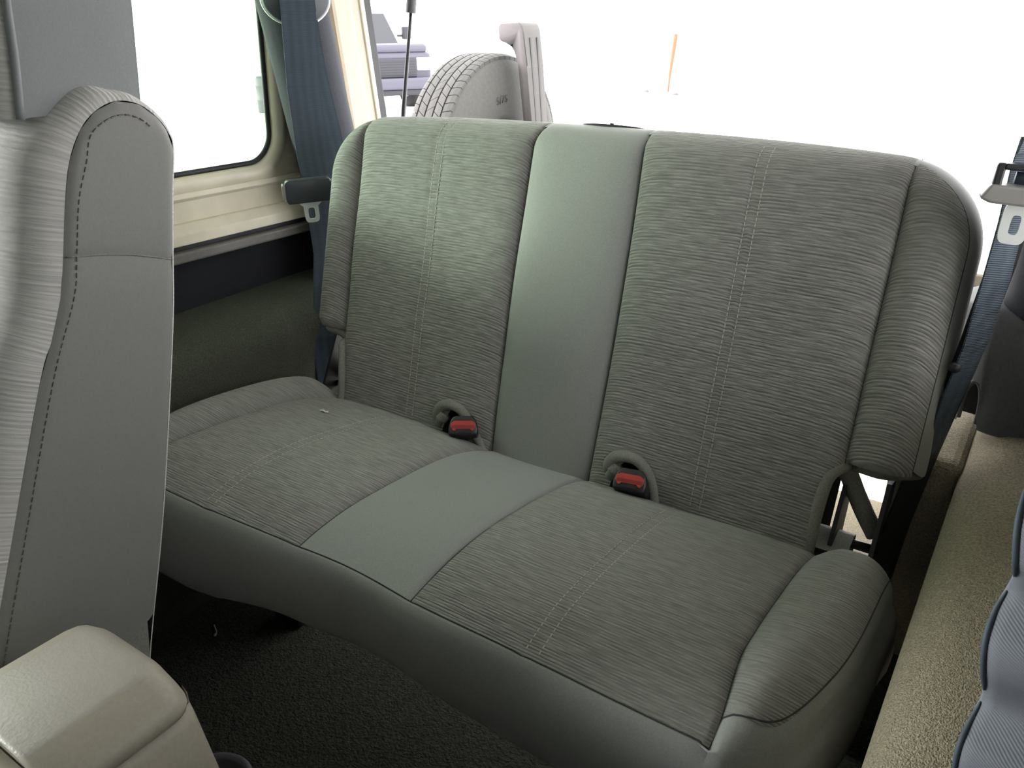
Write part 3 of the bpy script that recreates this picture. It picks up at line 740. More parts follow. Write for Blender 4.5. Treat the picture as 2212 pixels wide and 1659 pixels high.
# latch plate: black grip with rounded ends, bright tongue with its slot
def latch(parent, cen, ux, uz, m, w_, h_, d_, side_m=None):
    ux = Vector(ux).normalized(); uz = Vector(uz); uz = (uz-ux*uz.dot(ux)).normalized(); un = uz.cross(ux)
    mt = Matrix((ux, -un, uz)).transposed().to_4x4(); mt.translation = cen
    b = bmesh.new()
    add_prism(b, [(-w_/2, -h_*.25), (-w_*.47, h_*.42), (-w_*.40, h_*.5), (w_*.40, h_*.5), (w_*.47, h_*.42), (w_/2, -h_*.25), (w_*.44, -h_*.5), (-w_*.44, -h_*.5)], 'y', -d_/2, d_/2)
    bmesh.ops.bevel(b, geom=list(b.edges), offset=.003, segments=3, affect='EDGES', profile=.5, clamp_overlap=True)
    bmesh.ops.transform(b, matrix=mt, verts=b.verts); g = bm_obj('latch_grip', b, m, parent, True)
    if side_m:
        for sx in (-1, 1):
            box('grip_end', (sx*w_*.5-.003, -d_*.5, -h_*.40), (sx*w_*.5+.003, d_*.5, h_*.34), side_m, g, .0025, 2, mt)
            box('grip_clip', (sx*w_*.37-.007, -d_*.52-.0006, -.002), (sx*w_*.37+.007, -d_*.5, .005), side_m, g, .0006, 1, mt)
    # tongue: plate with a rounded slot, built as a ring of quads
    n = 32; O, I = [], []
    for i in range(n):
        th = 2*PI*i/n; c, s = math.cos(th), math.sin(th)
        sq = lambda v: math.copysign(abs(v)**.5, v)
        O.append((sq(c)*.0125, sq(s)*.019-.017)); I.append((sq(c)*.0055, sq(s)*.0095-.020))
    V = []
    for yy in (-.0016, .0016):
        for ring in (O, I): V += [mt @ Vector((a, yy, z-h_*.5)) for a, z in ring]
    F = []
    for i in range(n):
        j = (i+1) % n
        F += [(i, j, n+j, n+i), (3*n+i, 3*n+j, 2*n+j, 2*n+i), (i, 2*n+i, 2*n+j, j), (n+j, 3*n+j, 3*n+i, n+i)]
    tgm = mesh_obj('tongue', V, F, MT['steel'], parent, smooth=False, label='bright metal tongue with a slot')
    bb = bmesh.new(); add_prism(bb, [(-.021, 0), (.021, 0), (.013, -.007), (-.013, -.007)], 'y', -.0018, .0018); bmesh.ops.transform(bb, matrix=mt @ Matrix.Translation((0, 0, -h_*.5)), verts=bb.verts)
    bm_obj('tongue_shoulder', bb, MT['steel'], tgm)
latch(lb, Vector((-.533, .098, .306))-lb.location, (.62, .78, .05), (.06, .0, 1), MT['latch'], .082, .040, .020, MT['latch_tan'])

rb = thing('seat_belt', 'blue-grey seat belt with pale latch plate against the white opening', 'seat belt', (.49, .08, .30), 'rear seat belts')
path, wd, wid = [], [], []
for (l, r_, y) in (((2222, 240), (2262, 350), .085), ((2195, 325), (2232, 405), .083), ((2165, 455), (2206, 500), .08), ((2125, 600), (2178, 610), .08), ((2085, 740), (2130, 748), .082), ((2040, 850), (2078, 858), .085), ((2000, 960), (2026, 968), .084), ((1965, 1035), (1984, 1042), .082), ((1925, 1110), (1940, 1118), .080)):
    a, b = up_px(*l, 'y', y), up_px(*r_, 'y', y); sw = Vector((b.x-a.x, .0, 0))
    path.append((a+b)/2); w_ = max(.0, .047**2-(b.x-a.x)**2)**.5
    wd.append(Vector((b.x-a.x, w_*.55, 0))); wid.append((wd[-1]).length)
wd = [Vector((d.x, d.y, 0)) for d in wd]
ribbon('webbing', loc(rb, path), wd, wid, .0022, MT['belt'], rb)
# the second run of webbing behind it, up to the guide on the roll bar
ribbon('webbing', loc(rb, [(.508, .100, .45), (.503, .105, .33), (.492, .112, .22), (.474, .080, .10), (.462, .074, .0), (.456, .072, -.08)]), (.5, .86, 0), .047, .0022, MT['black'], rb)
bo = up_px(2063, 794, 'y', .072)-rb.location
lathe('webbing_stop', [(0, -.004), (.005, -.0035), (.0065, 0), (.005, .003)], MT['black'], rb, 16, bo, 'y')
ribbon('webbing', loc(rb, [(.508, .085, .45), (.53, .10, .56), (.548, .115, .66), (.555, .12, .72)]), [(.022, .03, 0)]*4, .047, .0022, MT['belt'], rb)
box('belt_guide', tuple(Vector((.525, .085, .69))-rb.location), tuple(Vector((.60, .125, .735))-rb.location), MT['guide'], rb, bev=.01)
# latch plate on it: open grey frame, webbing wound through, white tongue
lc = Vector((.516, .052, .424))
u_, v_ = Vector((1, .18, -.05)).normalized(), Vector((.10, 0, 1)); v_ = (v_-u_*v_.dot(u_)).normalized(); n_ = u_.cross(v_)
mt = Matrix((u_, n_, v_)).transposed().to_4x4(); mt.translation = lc-rb.location
b = bmesh.new()
for lo, hi in (((-.030, -.007, .012), (.034, .007, .018)), ((-.036, -.006, -.004), (-.028, .006, .018)), ((.030, -.006, -.004), (.038, .006, .018))): add_box(b, lo, hi, .002, 2)
bmesh.ops.transform(b, matrix=mt, verts=b.verts); fr = bm_obj('latch_frame', b, MT['black'], rb)
b = bmesh.new(); add_prism(b, [(-.044, -.016), (-.037, -.002), (.039, -.002), (.046, -.016), (.036, -.020), (-.034, -.020)], 'y', -.009, .009)
bmesh.ops.bevel(b, geom=list(b.edges), offset=.0025, segments=2, affect='EDGES', profile=.5, clamp_overlap=True)
bmesh.ops.transform(b, matrix=mt, verts=b.verts); bm_obj('latch_grip', b, MT['latch_tan'], rb, label='pale grey grip with a tiny dark dot')
b = bmesh.new(); add_box(b, (-.0215, -.0100, -.0095), (-.0195, -.0088, -.0075), 0); bmesh.ops.transform(b, matrix=mt, verts=b.verts); bm_obj('mould_mark', b, MT['black'], rb)
ro = lathe('webbing_roll', [(.0, -.024), (.006, -.024), (.006, .024), (.0, .024)], MT['belt'], rb, 14, (0, 0, 0), 'x')
ro.matrix_local = mt @ Matrix.Translation((.006, .0, .005))
n = 32; O, I = [], []
for i in range(n):
    th = 2*PI*i/n; c, s = math.cos(th), math.sin(th); sq = lambda v: math.copysign(abs(v)**.5, v)
    O.append((sq(c)*.0125-.006, sq(s)*.021-.038)); I.append((sq(c)*.0042-.006, sq(s)*.0095-.040))
V = []
for yy in (-.0016, .0016):
    for ring in (O, I): V += [mt @ Vector((a, yy-.004, z)) for a, z in ring]
F = []
for i in range(n):
    j = (i+1) % n; F += [(i, j, n+j, n+i), (3*n+i, 3*n+j, 2*n+j, 2*n+i), (i, 2*n+i, 2*n+j, j), (n+j, 3*n+j, 3*n+i, n+i)]
mesh_obj('tongue', V, F, MT['steel'], rb, smooth=False, label='bright white metal tongue with a slot')

# ------------------------------------------------------------------ moulded cover at the foot of the right roll bar
cv = thing('roll_bar_foot_cover', 'charcoal moulded cover with an arched notch on the khaki wheel box', 'cover', (.55, .2, .12))
def cover():
    # front skin: columns across x, curved in plan; notch cut from the lower edge
    xs = np.linspace(.470, .655, 60)
    plan = .165+.10*((xs-.545)/.10)**2*(xs < .545)*.9+.05*((xs-.545)/.11)**2*(xs >= .545)
    top = .262-.42*np.maximum(xs-.497, 0)*.75+.0*xs
    top = np.where(xs < .497, .262-.5*(.497-xs), top)
    bot = np.full_like(xs, .113)
    q = np.abs(xs-.5035)/.0105
    bot = np.where(q < 1, .113+.058*np.sqrt(np.maximum(0, 1-q**3)), bot)
    rows = [np.stack([xs, plan+.020*(v**2)+.0*v, bot+(top-bot)*v], -1) for v in np.linspace(0, 1, 16)]
    rows.append(np.stack([xs, plan+.026, top+.002], -1)); rows.append(np.stack([xs, plan*0+.30, top+.004], -1))
    return rows
cvs = [[p-np.array(cv.location) for p in row] for row in cover()]
grid('cover_shell', cvs, MT['trim'], cv)
# dark wall of the notch and its pale crest
xs = np.linspace(.4915, .5155, 12); tubeV = smooth_path([(.4935, .190, .118), (.4945, .186, .150), (.4985, .184, .166), (.5035, .183, .170), (.509, .181, .165), (.513, .180, .148), (.514, .180, .118)], 5)
tube('notch_edge', [Vector(p)-cv.location for p in tubeV], .0028, MT['trim'], cv, 8)
mesh_obj('notch_back', [Vector(p)-cv.location for p in ((.485, .225, .113), (.525, .215, .113), (.525, .215, .18), (.485, .225, .18))], [(0, 1, 2, 3)], MT['under'], cv, smooth=False)

cvl = thing('roll_bar_foot_cover', 'charcoal moulded cover half hidden behind the bench at the side-window end', 'cover', (-.55, .2, .12))
grid('cover_shell', [[Vector((-p[0], p[1], p[2]))-cvl.location for p in row] for row in cover()], MT['trim'], cvl, flip=True)

# ------------------------------------------------------------------ front passenger seat (left foreground)
fs = thing('front_passenger_seat', 'light grey high-backed front seat with smooth side panel and ribbed face', 'car seat', (-.36, -.75, FLOOR))
FI = -fs.location
XS = -.140; XW = .44                                 # x of the side seen, width of the seat
rear = [(-.18, -.575), (-.10, -.553), (-.02, -.532), (.08, -.501), (.166, -.477), (.302, -.443), (.363, -.431), (.42, -.420), (.462, -.411)]
front = [(-.18, -.775), (-.10, -.735), (0, -.695), (.148, -.633), (.287, -.574), (.320, -.556), (.352, -.541), (.385, -.531), (.43, -.519), (.462, -.508)]
arch = [(.485, -.494), (.499, -.478), (.506, -.458), (.502, -.437), (.489, -.421), (.476, -.413)]   # over the shoulder, front to rear (z, y)
zr = np.array(rear); zf = np.array(front)
YR = lambda z: np.interp(z, zr[:, 0], zr[:, 1]); YF = lambda z: np.interp(z, zf[:, 0], zf[:, 1])
ar = np.array(sorted([(y, z) for z, y in arch]+[(-.508, .462), (-.411, .462)]))
def zsm(u): return .363+.024*np.clip((1-u), 0, 1)+.004*np.sin(PI*u)          # height of the cross seam, front (0) to rear (1)
def side_panel(x, sg, upper, name, m):
    """smooth side panel between its front and rear edges; bulges a little and dips into its seams"""
    rows = []; u = np.linspace(0, 1, 28); e = np.minimum(u, 1-u)
    ztop = np.interp(-.508+.097*u, ar[:, 0], ar[:, 1])
    for v in np.linspace(0, 1, 26):
        z = zsm(u)+(ztop-zsm(u))*v if upper else (-.035+.045*u)+(zsm(u)-(-.035+.045*u))*v
        zc = np.minimum(z, .462)
        y = YF(zc)*(1-u)+YR(zc)*u
        dv = (v if upper else 1-v)*(.12 if upper else .5)
        dip = .004*np.exp(-e/.03)+.0014*np.exp(-dv/.006)
        if upper: dip = dip+.004*np.exp(-(1-v)/.05)*(1-np.exp(-e/.03))
        rows.append(np.stack([x+sg*(.004-dip), y, z], -1))
    return grid(name, rows, m, None, flip=sg > 0)
outl = [(y, z) for z, y in rear]+[(y, z) for z, y in arch[::-1]]+[(y, z) for z, y in front[::-1]]
outl = np.array(smooth_path(outl, 4)); tgo = np.gradient(outl, axis=0); no = np.stack([-tgo[:, 1], tgo[:, 0]], -1); no /= np.linalg.norm(no, axis=1)[:, None]
if (no[5]@np.array([1, 0])) < 0: no = -no
isf = smst(.0, .6, -no[:, 0]*1.0+no[:, 1]*.10)        # how far a point belongs to the padded front
isf = isf*(1-.55*smst(.455, .495, outl[:, 1]))
def bandrow(x, off_f, off_r): 
    o = (off_f*isf+off_r*(1-isf))[:, None]
    p = outl+no*o; return np.stack([np.full(len(p), x), p[:, 0], p[:, 1]], -1)
rowsb = []
spec = [(0, 0, 0), (-.001, .009, .002), (-.006, .020, .005), (-.016, .028, .008), (-.036, .034, .010), (-.070, .036, .010), (-.105, .022, .010), (-.15, .010, .010), (-.22, .006, .010)]
for dx, a, b in spec: rowsb.append(bandrow(XS+dx, a, b))
for dx, a, b in spec[::-1][1:]: rowsb.append(bandrow(XS-XW-dx, a, b))
al = np.concatenate([[0], np.cumsum(np.linalg.norm(np.diff(outl, axis=0), axis=1))])
fb = grid('backrest', rowsb, rib_fabric('front_seat_ribbed_cloth', (.48, .47, .45), .16, .0008), fs, [np.stack([r[:, 0], al], -1) for r in rowsb])
fb.location = FI
def sub(o, p): o.parent = p; return o
sub(side_panel(XS, 1, False, 'side_panel', MT['vinyl']), fb)['label'] = 'smooth grey lower side panel'
sub(side_panel(XS, 1, True, 'side_panel', MT['vinyl']), fb)['label'] = 'smooth grey upper side panel with arched top'
sub(side_panel(XS-XW, -1, False, 'side_panel', MT['vinyl']), fb); sub(side_panel(XS-XW, -1, True, 'side_panel', MT['vinyl']), fb)
uu = np.linspace(.02, .98, 20); zz = zsm(uu)
tube('seam', [(XS+.0028-.002*abs(2*k-1)**6, float(YF(z)*(1-k)+YR(z)*k), z) for k, z in zip(uu, zz)], .0008, MT['edge'], fb, 6)
# perforated-looking stitch run just inside the panel's front edge and arch
ins_ = [(XS+.0044, y+.010, z) for z, y in [(-.1, -.735), (0, -.695), (.148, -.633), (.287, -.574), (.352, -.541), (.385, -.531), (.43, -.519), (.462, -.505)]]+[(XS+.0042, -.488, .480), (XS+.0042, -.475, .490), (XS+.0042, -.458, .495), (XS+.0042, -.441, .491), (XS+.0042, -.428, .479)]
P_ = [Vector(p) for p in smooth_path(ins_, 8)]
o = stitches('stitching', lambda t: [tuple(p) for p in P_], None, fb); o.data.materials[0] = MT['under_stitch']
# headrest
hs = [(.496, -.424), (.545, -.419), (.60, -.414), (.66, -.413), (.70, -.421), (.722, -.44), (.728, -.465), (.722, -.490), (.70, -.505), (.64, -.512), (.582, -.519), (.54, -.523), (.496, -.529)]
HX, HW = -.158, .40
ho = np.array(smooth_path([(y, z) for z, y in hs], 4)); th_ = np.gradient(ho, axis=0); nh = np.stack([-th_[:, 1], th_[:, 0]], -1); nh /= np.linalg.norm(nh, axis=1)[:, None]
if nh[3, 0] < 0: nh = -nh
hf = (.18+.82*smst(-.1, .5, -nh[:, 0]))[:, None]
def hrow(x, o, m_=0): p = ho+nh*o*hf; return np.stack([np.full(len(p), x), p[:, 0], p[:, 1]], -1)
rh = [hrow(HX, 0), hrow(HX-.003, .008), hrow(HX-.012, .016), hrow(HX-.03, .022), hrow(HX-.08, .026), hrow(HX-.2, .028), hrow(HX-HW+.08, .026), hrow(HX-HW+.03, .022), hrow(HX-HW+.012, .016), hrow(HX-HW+.003, .008), hrow(HX-HW, 0)]
hl_ = np.concatenate([[0], np.cumsum(np.linalg.norm(np.diff(ho, axis=0), axis=1))])
hr_ = grid('headrest', rh, bpy.data.materials['front_seat_ribbed_cloth'], fs, [np.stack([r[:, 0], hl_], -1) for r in rh]); hr_.location = FI
for x, sg in ((HX, 1), (HX-HW, -1)):
    hc2 = np.concatenate([ho, np.stack([np.linspace(ho[-1, 0], ho[0, 0], 12)[1:], np.full(11, .497)], -1)]); c = np.array([-.468, .61]); rows = []
    for k in np.linspace(0, 1, 8):
        p = c+(hc2-c)*k; rows.append(np.stack([np.full(len(p), x+sg*(.001*(1-k**4)-.0002)), p[:, 0], p[:, 1]], -1))
    grid('side_panel', rows, MT['vinyld'], hr_, flip=sg < 0, label='smooth grey side of the headrest')
fr_ = [i for i in range(len(ho)) if ho[i, 0] < -.50]
tube('welt', [(HX+.001, ho[i, 0]-.001, ho[i, 1]) for i in fr_], .0035, MT['vinyld'], hr_, 8, label='raised sewn edge')
# cushion, base and the loose valance flap at the foot of the backrest
cb = box('cushion', tuple(Vector((-.585, -1.15, -.16))+FI), tuple(Vector((-.135, -.66, -.02))+FI), bpy.data.materials['front_seat_ribbed_cloth'], fs, bev=.04, seg=4)
bs = box('seat_base', tuple(Vector((-.55, -1.1, -.22))+FI), tuple(Vector((-.17, -.66, -.16))+FI), MT['blackm'], fs, bev=.01)
for lx in (-.53, -.21):
    for ly in (-1.06, -.72): box('leg', tuple(Vector((lx, ly, FLOOR))+FI), tuple(Vector((lx+.03, ly+.03, -.22))+FI), MT['blackm'], fs, bev=.004)
vp = [(-.1385, -.72, -.035), (-.1382, -.66, -.022), (-.1380, -.60, -.008), (-.1380, -.556, .004), (-.1390, -.529, .014)]
va = grid('valance', [[tuple(Vector((p[0]+dx, p[1]+dy, p[2]+dz))+FI) for p in vp] for dx, dy, dz in ((-.002, 0, 0), (.002, -.006, -.03), (.004, -.014, -.07), (.003, -.022, -.12))], MT['edge'], fs, label='loose fuzzy-edged cloth flap')

# driver's seat, added unseen behind the camera to block low light from the front
ds = thing('added_driver_seat', 'added grey front seat, unseen behind the viewpoint, tipped forward to shade the cabin', 'car seat', (.36, -1.15, FLOOR))
DI = -ds.location
box('cushion', tuple(Vector((.14, -1.40, -.16))+DI), tuple(Vector((.585, -.92, -.02))+DI), MT['vinyl'], ds, bev=.04, seg=4)
box('seat_base', tuple(Vector((.17, -1.36, FLOOR))+DI), tuple(Vector((.55, -.96, -.16))+DI), MT['blackm'], ds, bev=.01)
box('backrest', (-.22, -.06, 0), (.22, .06, .62), MT['vinyl'], ds, bev=.05, seg=4, mtx=Matrix.Translation(Vector((.36, -1.02, .03))+DI) @ Matrix.Rotation(R(38), 4, 'X'))

# ------------------------------------------------------------------ centre console (lower left)
co = thing('center_console', 'beige centre console with grained armrest lid in front of the bench', 'console', (0, -.75, FLOOR))
CI = -co.location
def at_(p): return tuple(Vector(p)+CI)
def loft_y(name, secs, m, parent, cap=True):
    P = [[at_((x, y, z)) for x, z in sec] for y, sec in secs]; n = len(P[0])
    o = grid(name, P, m, parent, close_v=True)
    bm = bmesh.new(); bm.from_mesh(o.data)
    bm.verts.ensure_lookup_table()
    bm.faces.new([bm.verts[i] for i in range(n)]); bm.faces.new([bm.verts[(len(P)-1)*n+i] for i in range(n)][::-1])
    bmesh.ops.recalc_face_normals(bm, faces=bm.faces); bm.to_mesh(o.data); bm.free(); return o
def rsec(x0, x1, zt, zb, crease, drop, k=0., r=.012):
    """lid section: flat top, creased slopes, rounded lower edges; k pulls it in (rounded rear end)"""
    s = []
    x0, x1, zt, zb = x0+k, x1-k, zt-k*.8, zb+k*.2
    s += [(x0+.028, zt), (x1-.038, zt), (x1-.032, zt-.0012), (x1-.012, zt-drop*.75), (x1-.004, zt-drop*1.15), (x1, zt-drop*1.7), (x1, zb+.008), (x1-.003, zb+.002), (x1-.008, zb)]
    s += [(x0+.008, zb), (x0+.003, zb+.002), (x0, zb+.008), (x0, zt-drop*1.7), (x0+.004, zt-drop*1.0), (x0+.014, zt-drop*.4)]
    return s
ys_ = [(-.612, .022), (-.6135, .014), (-.617, .008), (-.622, .0035), (-.628, .001), (-.636, 0), (-.70, 0), (-.722, 0), (-.726, .002)]
lid = loft_y('armrest_lid', [(y, rsec(-.074, .077, .1125, .079, 0, .012, k)) for y, k in ys_], MT['console'], co)
lid.data.materials.append(MT['grain'])
for p in lid.data.polygons:
    zc_ = sum(lid.data.vertices[v].co.z for v in p.vertices)/len(p.vertices); xc_ = sum(lid.data.vertices[v].co.x for v in p.vertices)/len(p.vertices)
    if zc_ > .1105+CI.z and xc_ < .045: p.material_index = 1
bsec = lambda k: [(-.068+k, .0785), (.070-k, .0785), (.075-k, .07), (.094-k, .02), (.112, -.12), (.116, -.30), (.116, FLOOR), (-.116, FLOOR), (-.112, -.12), (-.094+k, .02), (-.073+k, .07)]
bd = loft_y('console_body', [(-.612, bsec(.010)), (-.616, bsec(.003)), (-.622, bsec(0)), (-.75, bsec(0)), (-1.2, bsec(0))], MT['console'], co)
fsec = [(-.080, .078), (.084, .078), (.086, .090), (.080, .102), (.060, .1075), (-.055, .1075), (-.076, .102), (-.082, .090)]
loft_y('console_front', [(-.7275, fsec), (-.80, fsec), (-1.2, [(x, z-.05) for x, z in fsec])], MT['console'], co)
cu = lathe('cup_holder', [(.034, -.05), (.034, 0), (.037, .004), (.041, .004), (.044, 0), (.044, -.10)], MT['trim'], co, 36, at_((-.085, -.530, -.195)), label='dark cup holder ring')
box('cup_holder_base', at_((-.115, -.62, FLOOR)), at_((.10, -.475, -.26)), MT['trim'], co, bev=.015, seg=3)

# ------------------------------------------------------------------ blue-grey twill cloth at the right edge
cl_pts = [(2262, 960), (2228, 1030), (2212, 1075), (2200, 1130), (2196, 1200), (2192, 1240), (2175, 1280), (2150, 1320), (2132, 1370), (2127, 1430), (2127, 1480), (2118, 1520), (2095, 1560), (2075, 1600), (2064, 1659), (2056, 1760)]
edge = [up_px(px, py, 'y', -.50+.004*math.sin(i*1.3)) for i, (px, py) in enumerate(cl_pts)]
edge = [Vector(p) for p in smooth_path(edge, 6)]
rows = []; uvs = []
for k, (dx, dy) in enumerate(((0, .004), (-.0006, .001), (.0, -.002), (.006, -.004), (.02, -.006), (.05, -.006), (.09, .0), (.12, .012), (.12, .018), (.05, .004), (.01, .003), (0, .004))):
    rows.append([p+Vector((dx, dy+.004*math.sin(i*.21+dx*30), 0)) for i, p in enumerate(edge)])
    uvs.append([(dx+p.x*0, p.z) for p in edge])
cl = grid('cloth', [[tuple(p) for p in r] for r in rows], MT['twill'], None, uvs)
tag(cl, 'blue-grey twill cloth with wavy dark-piped edge beside the khaki carpet', 'cloth')
for a, b in ((8, 31), (36, 62), (66, 90)):
    seg = edge[a:b]; n = len(seg)
    tube('piping', [p+Vector((-.0002, -.0022+.004*math.sin((a+j)*.21), 0)) for j, p in enumerate(seg)], [.0003+.0010*math.sin(PI*i/(n-1))**.6 for i in range(n)], MT['welt'], cl, 8, label='dark blue piping')
lm = min((Vector(p) for p in rows[4]), key=lambda p: abs(p.z-up_px(2163, 1505, 'y', -.507).z))
mesh_obj('lint', *tube_pts([lm, lm+Vector((.002, 0, .001)), lm+Vector((.003, 0, .003))], .0008, 6), MT['lint'], cl)

# ------------------------------------------------------------------ small litter
fl = up_px(465, 1357, 'z', FLOOR+.003)
pt = [fl+Vector((-.008, .004, 0)), fl, fl+Vector((.010, -.005, .001)), fl+Vector((.017, -.013, .003))]
tag(tube('metal_clip', smooth_path(pt, 4), [.0012]*10+[.0022]*3, MT['steel'], None, 6), 'thin silvery clip lying on the dark floor under the bench', 'clip')
ln = Vector(on_cush(-.306, .128, .0008))
tag(mesh_obj('lint_fleck', *tube_pts([ln+Vector((-.007, 0, 0)), ln+Vector((-.001, .002, .001)), ln+Vector((.004, 0, .001)), ln+Vector((.007, .004, 0))], .0014, 6), MT['lint']), 'white fleck of lint on the left half of the bench cushion', 'lint')

# ------------------------------------------------------------------ open tailgate with the spare wheel and its lamp bracket
tgt = thing('tailgate', 'cream tailgate swung open behind the bench carrying a ridged lamp bracket', 'tailgate', (-.983, 1.493, 0))
tgt.rotation_euler = (0, 0, R(88))                  # local x along the gate, local y outwards
gm = Matrix.Translation((0, -.05, 0)) @ Matrix.Rotation(R(17.7), 4, 'Z')
box('door_panel', (-.96, -.03, -.20), (-.06, .012, .20), MT['cream'], tgt, bev=.012, seg=3, mtx=gm)
for z in (.06, -.14): box('hinge', (-1.015, -.03, z), (-.94, .02, z+.06), MT['blackm'], tgt, bev=.004, mtx=gm)
box('carrier_arm', (-.22, -.06, .02), (.075, -.014, .22), MT['blackm'], tgt, bev=.01)
box('wheel_mount', (-.07, -.014, .06), (.07, .083, .23), MT['blackm'], tgt, bev=.01)
bm = bmesh.new()
add_prism(bm, [(-.002, .05), (-.002, .44), (.0, .545), (.006, .562), (.016, .570), (.092, .566), (.099, .558), (.099, .522), (.090, .513), (.060, .510), (.046, .503), (.036, .488), (.032, .45), (.036, .05)], 'x', -.044, .054)
for v in bm.verts: v.co.x += .044*max(0, .54-v.co.z)/.24-.006*max(0, .54-v.co.z)/.24*(v.co.x > 0)
bmesh.ops.bevel(bm, geom=list(bm.edges), offset=.007, segments=3, affect='EDGES', profile=.5, clamp_overlap=True)
br = bm_obj('lamp_bracket', bm, MT['bracket'], tgt, True, label='grey ridged bracket curving over the tyre')
for u0, u1 in ((-.006, .036), (.033, .068)):
    b = bmesh.new(); add_prism(b, [(u0-.0042, .525), (u0+.0042, .525), (u1+.0042, .25), (u1-.0042, .25)], 'y', -.0034, .004)
    bm_obj('groove', b, MT['bracketd'], br)  # proud strip, the groove's shade put into its dark colour

TR, TW = .330, .172
tc_ = Vector((-1.173, 1.500, .147))
ty = thing('spare_wheel', 'grey spare tyre with grooved tread on the open tailgate', 'wheel', tuple(tc_))
hw = TW/2; ty.rotation_euler = (0, 0, R(-2))
carc = [(.115, hw-.03), (.12, hw-.012), (.14, hw), (.24, hw+.008), (.275, hw+.007), (.302, hw), (.316, hw-.012), (TR-.0085, hw-.026), (TR-.008, 0)]
prof = carc+[(r, -x) for r, x in carc[::-1][1:]]
lathe('carcass', prof, MT['tyre'], ty, 96, axis='x')
lathe('rim', [(0, .05), (.06, .055), (.08, .045), (.105, .055), (.112, .060), (.118, .062), (.118, -.062), (.11, -.06), (0, -.07)], MT['bracketd'], ty, 48, axis='x')
box('hub_plate', (.05, -.06, -.06), (.105, .06, .06), MT['blackm'], ty, bev=.01)
# tread: blocks of four ribs set round the tyre, joined per rib
def tread_rib(x0, x1, n, skew, gap, notch):
    V, F = [], []
    for k in range(n):
        a0, a1 = 2*PI*k/n, 2*PI*(k+1-gap)/n
        for a_, b_ in ((a0, a1),):
            base = len(V); m_ = 4
            for i in range(m_+1):
                for x, rr_, sk in ((x0, TR-.010, 0), (x0, TR, 0), ((x0+x1)/2, TR+.001, skew*.5), (x1, TR, skew), (x1, TR-.010, skew)):
                    th = a_+(b_-a_)*i/m_+sk*2*PI/n
                    drop = .010*smst(.03, hw-.02+.03, abs(x))*.0 + (.011 if abs(x) > hw-.03 else 0)*((abs(x)-(hw-.03))/.03 if abs(x) > hw-.03 else 0)
                    V.append((x, (rr_-drop)*math.cos(th), (rr_-drop)*math.sin(th)))
            for i in range(m_):
                for j in range(4):
                    p = base+i*5+j; F.append((p, p+1, p+6, p+5))
            F.append(tuple(base+j for j in range(5))); F.append(tuple(base+m_*5+j for j in range(5))[::-1])
    return V, F
for x0, x1, n, sk, gp in ((-hw+.008, -.052, 72, .35, .10), (-.046, -.019, 60, .5, .07), (-.013, .013, 60, -.5, .06), (.019, .046, 60, .5, .07), (.052, hw-.008, 72, -.35, .10)):
    V, F = tread_rib(x0, x1, n, sk, gp, 0); stuff(mesh_obj('tread_rib', V, F, MT['tyre'], ty, smooth=False))
# moulded size marks on the sidewall
fc = bpy.data.curves.new('size_marking', 'FONT'); fc.body = '5/75'; fc.size = .036; fc.extrude = .0012
fo = bpy.data.objects.new('size_marking', fc)
dg = None
COL.objects.link(fo); bpy.context.view_layer.update()
me = bpy.data.meshes.new_from_object(fo.evaluated_get(bpy.context.evaluated_depsgraph_get()))
bpy.data.objects.remove(fo)
wmx = max(v.co.x for v in me.vertices)
for v in me.vertices:
    th = R(97)-(v.co.x-wmx/2)/.19; r_ = .178+v.co.y
    v.co = Vector((hw+.0045+v.co.z, r_*math.cos(th), r_*math.sin(th)))
me.materials.clear(); me.materials.append(MT['groove'])
so_ = bpy.data.objects.new('size_marking', me); link(so_, ty)

# gas strut and the raised glass it holds
gs = thing('gas_strut', 'thin black gas strut holding up the rear glass beside the corner post', 'strut', (-.618, .45, .40))
GI = -gs.location
a_, b_, c_, d_ = Vector((-.640, .447, .236)), Vector((-.618, .45, .405)), Vector((-.588, .452, .585)), Vector((-.560, .455, .775))
tube('rod', [tuple(p+GI) for p in (a_, b_, c_)], [.0052, .0048, .0032], MT['black'], gs, 10)
tube('cylinder', [tuple(p+GI) for p in (c_, d_)], .0098, MT['trim'], gs, 14)
wl = struct(box('window_5', (-.66, .40, ROOFZ), (.66, .425, ROOFZ+.02), MT['rubber'], bev=.004))
b = bmesh.new(); add_prism(b, [(.42, ROOFZ+.010), (.42, ROOFZ+.015), (.98, ROOFZ+.105), (.98, ROOFZ+.10)], 'x', -.64, .64); bm_obj('pane', b, MT['glass'], wl)

# ------------------------------------------------------------------ outside: truck, stake, drum
tk = thing('pickup_truck', 'lavender-grey pickup truck parked outside beyond the rear corner post', 'truck', (-11.35, 11.75, GROUND))
fwd = (Vector((CAM.x, CAM.y, 0))-Vector((-11.35, 11.75, 0))).normalized()
tk.location = Vector((CAM.x, CAM.y, GROUND))+(tk.location-Vector((CAM.x, CAM.y, GROUND)))*.93+Vector((rt.x, rt.y, 0))*.42
tk.rotation_euler = (0, 0, math.atan2(fwd.y, fwd.x)+R(24))
